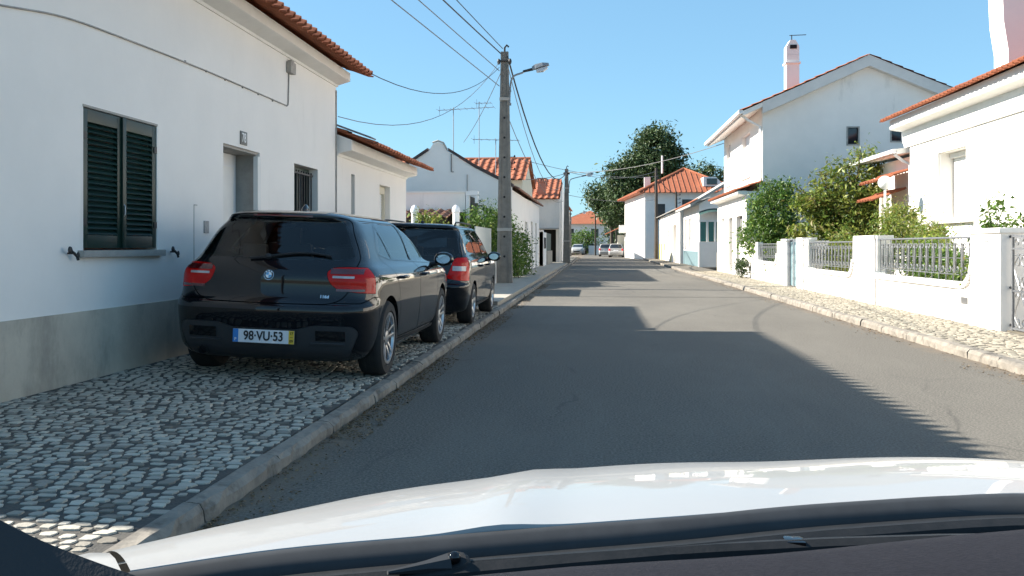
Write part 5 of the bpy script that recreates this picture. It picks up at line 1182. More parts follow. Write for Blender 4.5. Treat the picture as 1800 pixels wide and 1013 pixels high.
def project_patch(sk, x0, x1, z0, z1, lift, nx=8, nz=4, inside=None):
    rows = []
    for j in range(nz+1):
        r = []
        for i in range(nx+1):
            x = x0+(x1-x0)*i/nx; z = z0+(z1-z0)*j/nz; h, n = sk.hit((x, -1, z), (0, 1, 0)); r.append(h + n*lift)
        rows.append(r)
    mb = MB(); mb.grid(rows); return mb

def wheel(root, x, y, zc, r, style, side, rim_r=None, label=None):
    """tyre with sidewall and alloy rim; side=+1 faces +x"""
    ax = Vector((side, 0, 0)); W = 0.22; c = Vector((x - side*W/2, y, zc)); rr = rim_r or r*0.68
    mb = MB(); prof = [(rr, 0.03), (rr+.012, 0.0), (r*.9, -.004), (r*.965, .012), (r*.99, .03), (r, .055), (r, W-.055), (r*.99, W-.03), (r*.93, W-.006), (rr+.02, W), (rr, W-.03)]
    prof = [(a, b-W/2) for a, b in prof]; c = Vector((x - side*W/2, y, zc))
    mb.lathe(prof, c, ax, 48, close=False)
    for k in range(3): mb.lathe([(r+.0005, -0.05+k*.045), (r+.0015, -0.045+k*.045), (r+.0005, -0.04+k*.045)], c, ax, 48)
    ty = mb.build('tyre', M['tyre'], root, local=True, smooth=True)
    hub = M['alloy']
    w = bpy.data.objects.new('wheel', None); 
    mb = MB(); f = W/2 - 0.012
    mb.lathe([(rr-.012, -.08), (rr-.012, f-.02), (rr+.004, f), (rr+.004, f+.006), (rr-.018, f+.004), (rr-.03, f-.02), (rr-.035, -.08)], c, ax, 48, close=True)
    rim = mb.build('rim', hub, ty, local=True, smooth=True)
    mb = MB(); mb.lathe([(rr-.03, -.03), (rr-.03, -.028)], c, ax, 32); mb.build('brake_disc', M['ink'], rim, local=True)
    mb = MB(); n = 5
    Y = Vector((0, 1, 0)); Z = Vector((0, 0, 1))
    for k in range(n):
        for s_ in ((-1, 1) if style == 'double' else (0,)):
            a = 2*math.pi*k/n + 0.3; d = Y*math.cos(a)+Z*math.sin(a); tn = -Y*math.sin(a)+Z*math.cos(a)
            p0 = c + ax*(f-.03) + d*0.05 + tn*s_*0.022; p1 = c + ax*(f-.006) + d*(rr-.02) + tn*s_*0.042
            h = 0.013 if style == 'double' else 0.03; dd = (p1-p0)/2; m_ = (p0+p1)/2
            mb.obox(m_, dd, (p1-p0).normalized().cross(ax).normalized()*h, ax*0.010)
    mb.build('spoke', M['alloy'], rim, local=True, bevel=0.004)
    mb = MB(); mb.lathe([(.066, f-.05), (.062, f-.014), (.03, f-.008)], c, ax, 24); mb.build('hub_cap', M['alloy'], rim, local=True, smooth=True)
    return ty

def door_mirror(root, x, y, z, side, paint):
    mb = MB(); mb.ball((x, y, z), (0.112, 0.090, 0.078), 24, 16)
    for v in mb.v: v.y = max(v.y, y-.045)
    hd = mb.build('mirror_housing', paint, root, local=True, smooth=True)
    mb = MB(); mb.tube([(x-side*.16, y+.03, z-.065), (x-side*.03, y+.01, z-.045)], [0.03, 0.022], 8); mb.build('mirror_arm', M['black_trim'], hd, local=True)
    mb = MB(); n = 20; vs = [(x+0.078*math.cos(6.283*k/n), y-0.048, z+0.050*math.sin(6.283*k/n)) for k in range(n)]; mb.add(vs + [(a, b+.012, q) for a, b, q in vs], [tuple(range(n))] + [(k, (k+1) % n, n+(k+1) % n, n+k) for k in range(n)])
    mb.build('mirror_glass', M['mirror'], hd, local=True)

def interior(root, yw, seat_y, z0, w, top):
    """seats, bench and dashboard, seen through the glass"""
    mb = MB()
    for s_ in (-1, 1):
        mb.box(s_*.36-.23, s_*.36+.23, seat_y, seat_y+.5, z0, z0+.22); mb.obox((s_*.36, seat_y-.04, z0+.42), (.22, 0, 0), (0, .05, 0), (0, -.08, .32))
    mb.build('front_seat', M['seat'], root, local=True, bevel=0.04)
    mb = MB(); [mb.obox((s_*.36, seat_y-.15, z0+.80), (.12, 0, 0), (0, .045, 0), (0, -.01, .09)) for s_ in (-1, 1)]; mb.build('headrest', M['seat'], root, local=True, bevel=0.03)
    mb = MB(); mb.box(-w+.15, w-.15, yw+.55, yw+1.0, z0, z0+.2); mb.obox((0, yw+.50, z0+.38), (w-.16, 0, 0), (0, .05, 0), (0, -.07, .24)); mb.build('rear_bench', M['seat'], root, local=True, bevel=0.04)
    mb = MB(); [mb.obox((s_*.38, yw+.42, z0+.66), (.11, 0, 0), (0, .04, 0), (0, -.01, .065)) for s_ in (-1, 1)]; mb.build('rear_headrest', M['seat'], root, local=True, bevel=0.03)
    mb = MB(); mb.box(-w+.1, w-.1, seat_y+.95, seat_y+1.5, z0+.1, z0+.50); mb.build('dashboard', M['seat'], root, local=True, bevel=0.04)
    mb = MB(); mb.lathe([(.185, 0), (.19, .012), (.185, .024), (.172, .012)], (-.36, seat_y+.75, z0+.5), (0, -1, .35), 24, close=True); mb.build('steering_wheel', M['seat'], root, local=True)

HATCH = dict(L=4.32, ym=2.15, keys=[
 (.17,.74,.24,4.08,.32,.28,.06,.45,.45,.15), (.20,.80,.15,4.18,.32,.28,.07,.45,.45,.15), (.27,.845,.075,4.25,.32,.30,.08,.45,.45,.15), (.36,.868,.045,4.28,.32,.32,.09,.45,.5,.15),
 (.47,.880,.020,4.31,.32,.34,.10,.45,.5,.15), (.57,.886,.0,4.32,.32,.36,.10,.45,.5,.15), (.625,.888,.008,4.32,.32,.36,.10,.45,.5,.15), (.655,.887,.045,4.31,.32,.36,.10,.45,.5,.15),
 (.70,.885,.075,4.28,.32,.36,.10,.45,.5,.15), (.78,.884,.088,4.22,.31,.36,.10,.5,.5,.18), (.845,.880,.090,4.10,.31,.36,.10,.5,.5,.2), (.885,.868,.098,3.95,.30,.36,.10,.5,.5,.25),
 (.93,.835,.115,3.68,.29,.36,.10,.5,.5,.28), (.965,.795,.135,3.40,.28,.36,.10,.5,.5,.28), (1.00,.765,.16,3.18,.27,.36,.10,.45,.45,.28), (1.06,.735,.20,3.04,.26,.36,.10,.35,.35,.25),
 (1.14,.70,.255,2.88,.24,.34,.10,.30,.3,.22), (1.23,.655,.325,2.68,.22,.32,.09,.28,.3,.2), (1.30,.605,.385,2.48,.22,.32,.09,.28,.3,.18), (1.335,.572,.375,2.38,.22,.30,.08,.28,.3,.18),
 (1.36,.535,.368,2.30,.22,.28,.08,.28,.3,.18), (1.385,.47,.42,2.20,.24,.28,.08,.3,.3,.18), (1.405,.37,.58,2.08,.22,.3,.1,.3,.3,.18), (1.419,.23,.85,1.92,.18,.3,.1,.2,.3,.15), (1.426,.08,1.15,1.72,.06,.2,.05,.06,.2,.05)],
 axles=(.78, 3.47), wr=.325, ar=.372)
ESTATE = dict(L=4.24, ym=2.1, keys=[
 (.19,.70,.22,4.0,.30,.26,.05,.45,.45,.15), (.23,.77,.13,4.10,.30,.26,.06,.45,.45,.15), (.32,.80,.06,4.17,.30,.28,.07,.45,.45,.15), (.45,.815,.02,4.22,.30,.30,.08,.45,.5,.15),
 (.56,.820,.0,4.24,.30,.30,.08,.45,.5,.15), (.60,.822,.02,4.23,.29,.30,.07,.45,.5,.15), (.64,.822,.07,4.22,.28,.30,.07,.45,.5,.15), (.75,.822,.085,4.18,.26,.30,.06,.45,.5,.15),
 (.86,.820,.10,4.05,.24,.30,.06,.5,.5,.2), (.93,.808,.11,3.85,.22,.30,.06,.5,.5,.25), (.99,.78,.125,3.55,.21,.30,.06,.5,.5,.28), (1.04,.75,.14,3.28,.20,.28,.06,.45,.45,.28),
 (1.10,.725,.165,3.12,.19,.26,.06,.35,.35,.25), (1.20,.69,.215,2.94,.17,.24,.06,.30,.3,.22), (1.30,.65,.27,2.72,.16,.22,.06,.28,.3,.2), (1.38,.615,.315,2.52,.15,.20,.05,.28,.3,.18),
 (1.41,.60,.30,2.44,.15,.18,.05,.28,.3,.18), (1.435,.575,.31,2.36,.15,.18,.05,.28,.3,.18), (1.458,.52,.36,2.22,.16,.2,.06,.3,.3,.18), (1.47,.42,.52,2.05,.18,.25,.08,.3,.3,.18), (1.478,.24,.9,1.8,.15,.25,.05,.2,.3,.1), (1.482,.08,1.2,1.6,.06,.2,.05,.06,.2,.05)],
 axles=(.83, 3.30), wr=.305, ar=.345)

def cavity_mesh(sp):
    ks = []
    for k in sp['keys']:
        z, w, yr, yf = k[:4]
        if z < .30 or z > sp['keys'][-1][0] - .075: continue
        wc = w - .055 if z > .80 else .50; yf2 = min(yf - .07, sp['keys'][14][3] - .02) ; ks.append((z, wc, yr + (.07 if z > .8 else .16), yf2, *k[4:]))
    ks[-1] = (ks[-1][0],) + ks[-1][1:]
    return rings_mesh(ks, 2, sp['L'], sp['ym'])

def build_car(root, sp, paint, detail, lamp_half, glass_half, tail_half, ws_half, side_wins, doors, bumper_yz, lower_half, plate_z):
    src = rings_mesh(sp['keys'], 5 if detail else 2, sp['L'], sp['ym']); sk = Skin(src)
    arches = [cyl_mesh((y, sp['wr']), sp['ar'], a, b) for y in sp['axles'] for a, b in ((.56, 1.3), (-1.3, -.56))]
    wr = sp['wr']; xw = sp['keys'][5][1] - .012
    sw = [round_poly(w, .035) for w in side_wins]; gw = round_poly(mirror_poly(glass_half), .05); ww = round_poly(mirror_poly(ws_half), .06)
    ywin = sp['ym'] + .1
    if not detail:
        body = boolean(src.copy(), arches, 'DIFFERENCE')
        cuts = [prism_obj(w, 'x', -1.3, 1.3) for w in sw] + [prism_obj(gw, 'y', -.3, ywin-1), prism_obj(ww, 'y', ywin-.2, 5)]
        win = [sk.fix(sk.outer_only(boolean(src.copy(), [c], 'INTERSECT'))) for c in cuts]
        b2 = sk.fix(body); link_part('body', b2, paint, root)
        for w in win:
            for v in w.vertices: v.co += sk.near(v.co)[1]*0.006
            link_part('window', w, M['pane'], root)
    else:
        cav = cavity_mesh(sp)
        cuts = [prism_obj(w, 'x', -1.3, 1.3) for w in sw] + [prism_obj(gw, 'y', -.3, .95), prism_obj(ww, 'y', ywin, 5)]
        hollow = boolean(src.copy(), [cav] + arches + cuts, 'DIFFERENCE')
        rp = lambda h: round_poly(h, .03)
        # lamps wrap the rear corners
        lampR = round_poly(lamp_half, .055); lampL = [(-x, z) for x, z in reversed(lampR)]
        lz = [prism_obj(p, 'y', -.3, .34) for p in (offset_poly(lampR, .003), offset_poly(lampL, .003))]
        lamps = [boolean(boolean(src.copy(), [prism_obj(p, 'y', -.3, .336)], 'INTERSECT'), arches, 'DIFFERENCE') for p in (lampR, lampL)]
        shell = boolean(hollow, lz, 'DIFFERENCE')
        cut_polys = []
        tp_ = round_poly(mirror_poly(tail_half), .06)
        tail = boolean(shell.copy(), [prism_obj(tp_, 'y', -.3, .72)], 'INTERSECT'); shell = boolean(shell, [prism_obj(offset_poly(tp_, .007), 'y', -.3, .725)], 'DIFFERENCE')
        bp = round_poly(bumper_yz, .02)
        bump = boolean(shell.copy(), [prism_obj(bp, 'x', -1.3, 1.3)], 'INTERSECT'); shell = boolean(shell, [prism_obj(offset_poly(bp, .006), 'x', -1.3, 1.3)], 'DIFFERENCE')
        lo = round_poly(mirror_poly(lower_half), .05)
        trim = boolean(bump.copy(), [prism_obj(lo, 'y', -.3, .30)], 'INTERSECT'); bump = boolean(bump, [prism_obj(offset_poly(lo, .003), 'y', -.3, .302)], 'DIFFERENCE')
        dparts = []
        for d in doors:
            dp = round_poly(d, .05); dparts.append(boolean(shell.copy(), [prism_obj(dp, 'x', .3, 1.3)], 'INTERSECT')); shell = boolean(shell, [prism_obj(offset_poly(dp, .007), 'x', .3, 1.3)], 'DIFFERENCE')
        link_part('body', sk.fix(shell), paint, root); tg = link_part('tailgate', sk.fix(tail), paint, root); bm_ = link_part('rear_bumper', sk.fix(bump), paint, root)
        tr = link_part('bumper_insert', sk.fix(trim), M['grey_trim'], bm_)
        lamp_parts = [link_part('tail_lamp', sk.fix(l), M['red_lamp'], root) for l in lamps]
        do = [link_part('door', sk.fix(d), paint, root) for d in dparts]
        # glass sheets
        for i, w in enumerate(sw):
            for a, b in ((.2, 1.3), (-1.3, -.2)):
                g = sk.outer_only(boolean(src.copy(), [prism_obj(offset_poly(w, .004), 'x', a, b)], 'INTERSECT')); sk.fix(g)
                for v in g.vertices: v.co -= sk.near(v.co)[1]*0.004
                link_part('side_window', g, M['car_glass'], do[i] if a > 0 and i < len(do) else root)
        g = sk.outer_only(boolean(src.copy(), [prism_obj(offset_poly(gw, .004), 'y', -.3, .95)], 'INTERSECT')); sk.fix(g); link_part('rear_window', g, M['dark_glass'], tg)
        g = sk.outer_only(boolean(src.copy(), [prism_obj(offset_poly(ww, .004), 'y', ywin, 5)], 'INTERSECT')); sk.fix(g); link_part('windscreen', g, M['car_glass'], root)
        interior(root, .35, 1.75, .38, .72, 1.3)
        door_mirror(root, xw + .10, sp['keys'][14][3] - .28, .99, 1, M['gloss_black'] if sp is HATCH else paint); door_mirror(root, -xw - .10, sp['keys'][14][3] - .28, .99, -1, paint)
        # underbody
        mb = MB(); mb.box(-.55, .55, .3, 4.0, .16, .24); mb.build('underbody', M['black_trim'], root, local=True)
    for y in sp['axles']:
        wheel(root, xw, y, wr, wr, 'double' if sp is HATCH else 'single', 1); wheel(root, -xw, y, wr, wr, 'double' if sp is HATCH else 'single', -1)
    if detail:
        mb = MB(); [mb.tube([(x, y, wr) for x in (-.70, .70)], .05, 8) for y in sp['axles']]; mb.build('axle', M['black_trim'], root, local=True)
        return sk, tg, bm_, tr, lamp_parts, do
    return sk, None, None, None, None, None

def seam(sk, pts, axis, root, w=0.012, m='ink', name='seam'):
    mb = project_strip(sk, pts, axis, w); return mb.build(name, M[m], root, local=True)
def dense(pts, n=10):
    out = []
    for a, b in zip(pts, pts[1:]): out += [(a[0]+(b[0]-a[0])*k/n, a[1]+(b[1]-a[1])*k/n) for k in range(n)]
    return out + [pts[-1]]
def handle(sk, root, y, z):
    h, n = sk.hit((2, y, z), (-1, 0, 0)); h2, _ = sk.hit((2, y+.2, z), (-1, 0, 0)); mb = MB()
    mb.tube(spline([h + Vector((-.01, 0, 0)), h + Vector((.030, .012, .003)), (h+h2)/2 + Vector((.040, 0, .006)), h2 + Vector((.030, -.012, .003)), h2 + Vector((-.01, 0, 0))], 3), 0.015, 8)
    mb.build('handle', M['black_paint'], root, local=True, smooth=True)
def license_plate(root, sk, parent, z, text, x=0.0):
    h, n = sk.hit((x, -1, z), (0, 1, 0)); y = h.y - .022
    mb = MB(); mb.box(x-.262, x+.262, y, y+.010, z-.057, z+.057); mb.build('plate_frame', M['ink'], parent, local=True)
    mb = MB(); mb.box(x-.258, x+.258, y-.004, y-.0005, z-.053, z+.053); pl = mb.build('number_plate', M['plate'], parent, local=True)
    mb = MB(); mb.box(x-.2575, x-.212, y-.0055, y-.0045, z-.0525, z+.0525); mb.build('blue_band', M['plate_blue'], pl, local=True)
    mb = MB(); mb.box(x+.212, x+.2575, y-.0055, y-.0045, z-.0525, z+.0525); mb.build('yellow_band', M['plate_yellow'], pl, local=True)
    def T(s, px, pz, size, m, sx=1, b=0.0): text_obj('lettering', s, size, m, pl, Matrix.Translation((px, y-.0075, pz)) @ Matrix.Rotation(math.pi/2, 4, 'X'), 0.0005, sx=sx, bold=b)
    T(text, x, z, .102, M['ink'], 0.86, .0022)
    T('P', x-.235, z-.030, .032, M['white'], b=.001); T('17', x+.235, z+.030, .030, M['ink'], b=.0006); T('09', x+.235, z-.030, .030, M['ink'], b=.0006)
    mb = MB(); mb.box(x+.222, x+.248, y-.0065, y-.006, z-.0015, z+.0015); mb.build('date_bar', M['ink'], pl, local=True)
    return pl

def hatchback():
    gx, gy, gz = -2.76, 7.42, 0.125
    root = thing('parked_car', 'black hatchback parked on the cobbled pavement, plate 98-VU-53, nearest car', 'car', (gx, gy, gz), rz=R(0.0), ry=R(2.1), group='black cars parked on the left pavement'); root.scale = (1.01, 1.04, 1.03)
    lamp = [(.475, .905), (.50, .82), (.57, .765), (.72, .745), (1.0, .725), (1.0, .92), (.80, .945), (.62, .95), (.52, .94)]
    glass = [(0, .995), (.58, 1.005), (.665, 1.03), (.60, 1.16), (.525, 1.295), (.47, 1.325), (0, 1.345)]
    tail = [(0, .645), (.50, .65), (.60, .68), (.66, .75), (.69, .90), (.70, 1.0), (.66, 1.10), (.57, 1.28), (.54, 1.335), (.45, 1.355), (0, 1.372)]
    ws = [(0, 1.03), (.60, 1.01), (.68, 1.04), (.57, 1.28), (.50, 1.325), (0, 1.345)]
    wins = [[(2.10, 1.325), (2.10, .985), (2.93, .955), (2.97, .99), (2.52, 1.26), (2.33, 1.325)], [(2.03, 1.325), (2.03, .985), (1.12, 1.015), (.90, 1.055), (.98, 1.16), (1.14, 1.27), (1.36, 1.325)]]
    doors = [[(2.075, .30), (2.075, 1.36), (2.34, 1.36), (2.60, 1.26), (3.06, .98), (3.13, .80), (3.06, .50), (3.04, .30)], [(2.06, .30), (2.06, 1.36), (1.33, 1.36), (1.06, 1.28), (.84, 1.12), (.82, 1.03), (.98, .92), (1.14, .74), (1.19, .55), (1.19, .30)]]
    bumper = [(-.3, .05), (-.3, .655), (.16, .655), (.30, .70), (.42, .70), (.43, .05)]
    lower = [(0, .10), (.62, .10), (.68, .22), (.76, .42), (.72, .475), (.42, .478), (.34, .46), (.27, .44), (0, .44)]
    sk, tg, bp, tr, lamps, do = build_car(root, HATCH, M['black_paint'], True, lamp, glass, tail, ws, wins, doors, bumper, lower, .37)
    license_plate(root, sk, bp, .375, '98·VU·53')
    # deeper fog-lamp recess panels in the bumper insert
    for s_ in (-1, 1):
        mb = project_patch(sk, s_*.42, s_*.66, .355, .435, .006, 10, 4); mb.build('recess_panel', M['gloss_black'], tr, local=True, smooth=True)
        mb = MB(); h0 = [sk.hit((s_*(.38+.028*k), -1, .33), (0, 1, 0))[0] + Vector((0, -.012, 0)) for k in range(11)]; mb.tube(h0, .008, 6); mb.build('recess_rib', M['grey_trim'], tr, local=True, smooth=True)
    mb = MB(); h = sk.hit((0, -1, .60), (0, 1, 0))[0]
    # lamp inner bars
    for s_, lp in ((1, lamps[0]), (-1, lamps[1])):
        mb = project_patch(sk, s_*.525, s_*.70, .858, .876, .004, 12, 3); mb.build('reversing_lamp', M['clear_lamp'], lp, local=True, smooth=True)
        mb = project_patch(sk, s_*.505, s_*.76, .892, .935, .003, 12, 3); mb.build('lamp_strip', M['red_dark'], lp, local=True, smooth=True)
        mb = project_patch(sk, s_*.56, s_*.78, .752, .772, .003, 12, 2); mb.build('lamp_base', M['red_dark'], lp, local=True, smooth=True)
    # round blue and white emblem
    h, n = sk.hit((0, -1, .865), (0, 1, 0)); U = Vector((0, 0, 1)); U = (U - n*U.dot(n)).normalized(); X = Vector((1, 0, 0))
    def disc(r, off, a0=0, a1=2*math.pi, th=.003, k=32):
        c = h + n*off; pts = [c + (X*math.cos(a0+(a1-a0)*i/k) + U*math.sin(a0+(a1-a0)*i/k))*r for i in range(k+1 if a1-a0 < 6 else k)]
        if a1-a0 < 6: pts = [c] + pts
        m_ = MB(); m_.prism(pts, n*th); return m_
    eb = disc(.041, .001).build('emblem', M['chrome'], tg, local=True); disc(.038, .0045, th=.001).build('emblem_ring', M['ink'], eb, local=True); disc(.0265, .006, th=.001).build('emblem_rim', M['chrome'], eb, local=True)
    for q in range(4): disc(.0245, .0075, q*math.pi/2, (q+1)*math.pi/2, .001, 10).build('emblem_quarter', M['emblem_blue'] if q % 2 else M['white'], eb, local=True)
    rot = Matrix((( X.x, U.x, n.x, 0), (X.y, U.y, n.y, 0), (X.z, U.z, n.z, 0), (0, 0, 0, 1)))
    for ch, a in (('B', 2.25), ('M', math.pi/2), ('W', .89)):
        p = h + n*.007 + (X*math.cos(a)+U*math.sin(a))*.032; text_obj('emblem_letter', ch, .013, M['white'], eb, Matrix.Translation(p) @ rot @ Matrix.Rotation(a-math.pi/2, 4, 'Z'), .0003, bold=.0004)
    h2, n2 = sk.hit((.47, -1, .705), (0, 1, 0)); X2 = Vector((n2.y, -n2.x, 0)).normalized(); X2 = -X2 if X2.x < 0 else X2; U2 = n2.cross(X2); U2 = -U2 if U2.z < 0 else U2
    rot2 = Matrix(((X2.x, U2.x, n2.x, 0), (X2.y, U2.y, n2.y, 0), (X2.z, U2.z, n2.z, 0), (0, 0, 0, 1)))
    text_obj('badge', '116d', .036, M['chrome'], tg, Matrix.Translation(h2 + n2*.002) @ rot2, .0015, sx=1.05, bold=.0008)
    # wiper, brake light strip, antenna fin, exhaust
    mb = MB(); pts = [sk.hit((.02 + .052*k, -1, 1.02 + .028*math.sin(math.pi*(k/9)*.9)), (0, 1, 0))[0] + Vector((0, -.018, .004)) for k in range(-4, 10)]; mb.tube(pts, .010, 6); mb.ball(pts[3], (.03, .025, .025)); mb.build('rear_wiper', M['black_trim'], tg, local=True, smooth=True)
    mb = project_patch(sk, -.26, .26, 1.350, 1.362, .003, 16, 2); mb.build('brake_light', M['red_dark'], tg, local=True)
    h3 = sk.hit((0, .98, 3), (0, 0, -1))[0]; mb = MB(); mb.grid([[h3 + Vector((math.sin(a)*w_, -.07+y_, z_)) for a in (-1.57, -.9, -.4, 0, .4, .9, 1.57)] for y_, w_, z_ in ((0, .030, -.004), (.03, .024, .035), (.06, .012, .062), (.09, .008, .058), (.13, .022, .025), (.18, .01, -.004))]); 
    mb = MB(); rows = [(-.09, .006, 0), (-.06, .026, .030), (-.03, .024, .052), (0, .020, .055), (.05, .016, .04), (.10, .006, .0)]
    mb.grid([[h3 + Vector((w_*math.cos(a), y_, -.004 + (z_+.004)*math.sin(a))) for a in [math.pi*k/8 for k in range(9)]] for y_, w_, z_ in rows]); mb.build('roof_antenna', M['black_paint'], root, local=True, smooth=True)
    mb = MB(); mb.tube([(-.55, .10, .235), (-.55, .5, .235)], .036, 16, cap=False); mb.build('exhaust_pipe', M['alloy_dark'], root, local=True)
    for d, y in ((0, 2.18), (1, 1.14)): handle(sk, do[d], y, .845)
    mb = MB(); hcap = sk.hit((2, .92, .80), (-1, 0, 0))[0]
    # divider pillar of the rear side window, sill step
    seam(sk, dense([(1.28, 1.0), (1.13, 1.29)], 8), 'x', do[1], .030, 'gloss_black', 'quarter_bar')
    seam(sk, dense([(1.2, .255), (3.05, .255)], 20), 'x', root, .035, 'black_trim', 'side_skirt')
    seam(sk, dense([(2.04, .985), (2.10, 1.33)], 6), 'x', root, .055, 'gloss_black', 'door_pillar')
    for d, z in ((0, .0),):
        seam(sk, dense([(.86, 1.045), (1.14, 1.005), (2.96, .945)], 12), 'x', root, .014, 'gloss_black', 'window_trim')
hatchback()

def estate():
    gx, gy, gz = -2.66, 12.95, 0.122
    root = thing('parked_car', 'dark estate car with roof rails parked in front of the black hatchback', 'car', (gx, gy, gz), ry=R(2.1), group='black cars parked on the left pavement')
    lamp = [(.60, .985), (.57, .90), (.50, .72), (.51, .69), (.64, .665), (1.0, .66), (1.0, .98), (.80, 1.0)]
    glass = [(0, 1.00), (.60, 1.0), (.655, 1.03), (.60, 1.25), (.56, 1.36), (.50, 1.395), (0, 1.405)]
    tail = [(0, .60), (.50, .60), (.58, .66), (.66, .80), (.69, 1.0), (.65, 1.12), (.60, 1.36), (.56, 1.41), (.45, 1.425), (0, 1.435)]
    ws = [(0, 1.07), (.60, 1.05), (.68, 1.08), (.57, 1.32), (.50, 1.375), (0, 1.40)]
    wins = [[(2.12, 1.385), (2.12, 1.01), (2.98, .99), (3.03, 1.03), (2.62, 1.29), (2.42, 1.385)], [(2.05, 1.385), (2.05, 1.01), (1.36, 1.03), (1.30, 1.06), (1.32, 1.385)], [(1.24, 1.385), (1.22, 1.05), (.62, 1.07), (.55, 1.12), (.68, 1.34), (.78, 1.385)]]
    doors = [[(2.085, .30), (2.085, 1.41), (2.42, 1.41), (2.68, 1.29), (3.10, 1.02), (3.14, .80), (3.02, .50), (3.0, .30)], [(2.07, .30), (2.07, 1.41), (1.27, 1.41), (1.24, 1.0), (1.24, .80), (1.22, .30)]]
    bumper = [(-.3, .05), (-.3, .60), (.12, .60), (.40, .64), (.46, .62), (.47, .05)]
    lower = [(0, .12), (.45, .12), (.48, .22), (.40, .27), (0, .28)]
    sk, tg, bp, tr, lamps, do = build_car(root, ESTATE, M['black_paint'], True, lamp, glass, tail, ws, wins, doors, bumper, lower, .45)
    for s_, lp in ((1, lamps[0]), (-1, lamps[1])):
        mb = project_patch(sk, s_*.575, s_*.755, .80, .868, .004, 10, 4); mb.build('reversing_lamp', M['clear_lamp'], lp, local=True, smooth=True)
    mb = project_patch(sk, -.56, .56, .895, .915, .005, 20, 2); mb.build('chrome_strip', M['chrome'], tg, local=True)
    h2, n2 = sk.hit((.44, -1, .955), (0, 1, 0))
    text_obj('badge', 'TDI', .045, M['chrome'], tg, Matrix.Translation(h2 + Vector((0, -.006, 0))) @ Matrix.Rotation(math.pi/2, 4, 'X'), .001, sx=1.2)
    for s_ in (-1, 1):
        mb = MB(); hs_ = [sk.hit((s_*.53, y, 3), (0, 0, -1))[0] for y in (.50, .60, 1.3, 2.1, 2.2)]
        mb.tube(spline([hs_[0] + Vector((0, 0, -.005)), hs_[1] + Vector((0, 0, .045)), hs_[2] + Vector((0, 0, .05)), hs_[3] + Vector((0, 0, .045)), hs_[4] + Vector((0, 0, -.005))], 5), .013, 8); mb.build('roof_rail', M['black_trim'], root, local=True, smooth=True)
    h3 = sk.hit((0, .75, 3), (0, 0, -1))[0]; mb = MB(); mb.ball(h3 + Vector((0, 0, .012)), (.03, .045, .025)); mb.tube([h3, h3 + Vector((0, .02, .12))], .006, 5); mb.build('roof_antenna', M['black_trim'], root, local=True)
    for d, y in ((0, 2.18), (1, 1.34)): handle(sk, do[d], y, .86)
    seam(sk, dense([(2.06, 1.01), (2.10, 1.39)], 6), 'x', root, .05, 'gloss_black', 'door_pillar'); seam(sk, dense([(1.27, 1.03), (1.28, 1.39)], 6), 'x', root, .05, 'gloss_black', 'door_pillar')
    seam(sk, dense([(1.3, .27), (2.95, .27)], 20), 'x', root, .03, 'black_trim', 'side_skirt')
    mb = MB(); pts = [sk.hit((.05*k, -1, 1.03), (0, 1, 0))[0] + Vector((0, -.015, 0)) for k in range(-6, 3)]; mb.tube(pts, .009, 6); mb.build('rear_wiper', M['black_trim'], tg, local=True)
estate()

def small_car(x, y, rz, label, paint):
    root = thing('parked_car', label, 'car', (x, y, 0), rz=rz, group='distant cars at the street end')
    glass = [(0, 1.00), (.60, 1.0), (.655, 1.03), (.60, 1.25), (.50, 1.37), (0, 1.385)]; ws = [(0, 1.07), (.66, 1.07), (.57, 1.32), (.50, 1.37), (0, 1.385)]
    wins = [[(2.12, 1.37), (2.12, 1.01), (3.0, 1.0), (2.50, 1.37)], [(2.05, 1.37), (2.05, 1.01), (1.10, 1.05), (.75, 1.12), (1.0, 1.37)]]
    sk, *_ = build_car(root, ESTATE, paint, False, None, glass, None, ws, wins, [], None, None, 0)
    for s_ in (-1, 1):
        mb = project_patch(sk, s_*.60, s_*.76, .72, .95, .012, 5, 4); mb.build('tail_lamp', M['red_lamp'], root, local=True)
        mb = MB(); hs_ = [[(sk.hit((s_*(.45+.06*i), 6, .66+.04*j), (0, -1, 0))[0] + Vector((0, .012, 0))) for i in range(5)] for j in range(3)]; mb.grid(hs_); mb.build('headlight', M['clear_lamp'], root, local=True)
    mb = project_patch(sk, -.26, .26, .70, .80, .012, 6, 2); mb.build('number_plate', M['plate'], root, local=True)
    mb = MB(); mb.grid([[(sk.hit((-.4+.1*i, 6, .40+.08*j), (0, -1, 0))[0] + Vector((0, .012, 0))) for i in range(9)] for j in range(3)]); mb.build('grille', M['ink'], root, local=True)
small_car(1.95, 99, R(-4), 'white hatchback parked at the right, furthest along the street, seen from behind', M['white_car'])
small_car(0.95, 108, R(-2), 'pale car partly hidden behind the white hatchback', M['white_car'])
small_car(-2.45, 128, R(176), 'white car facing the camera at the end of the street', M['white_car'])
small_car(0.1, 131, R(80), 'dark car standing sideways behind the thin pole', M['gloss_black'])
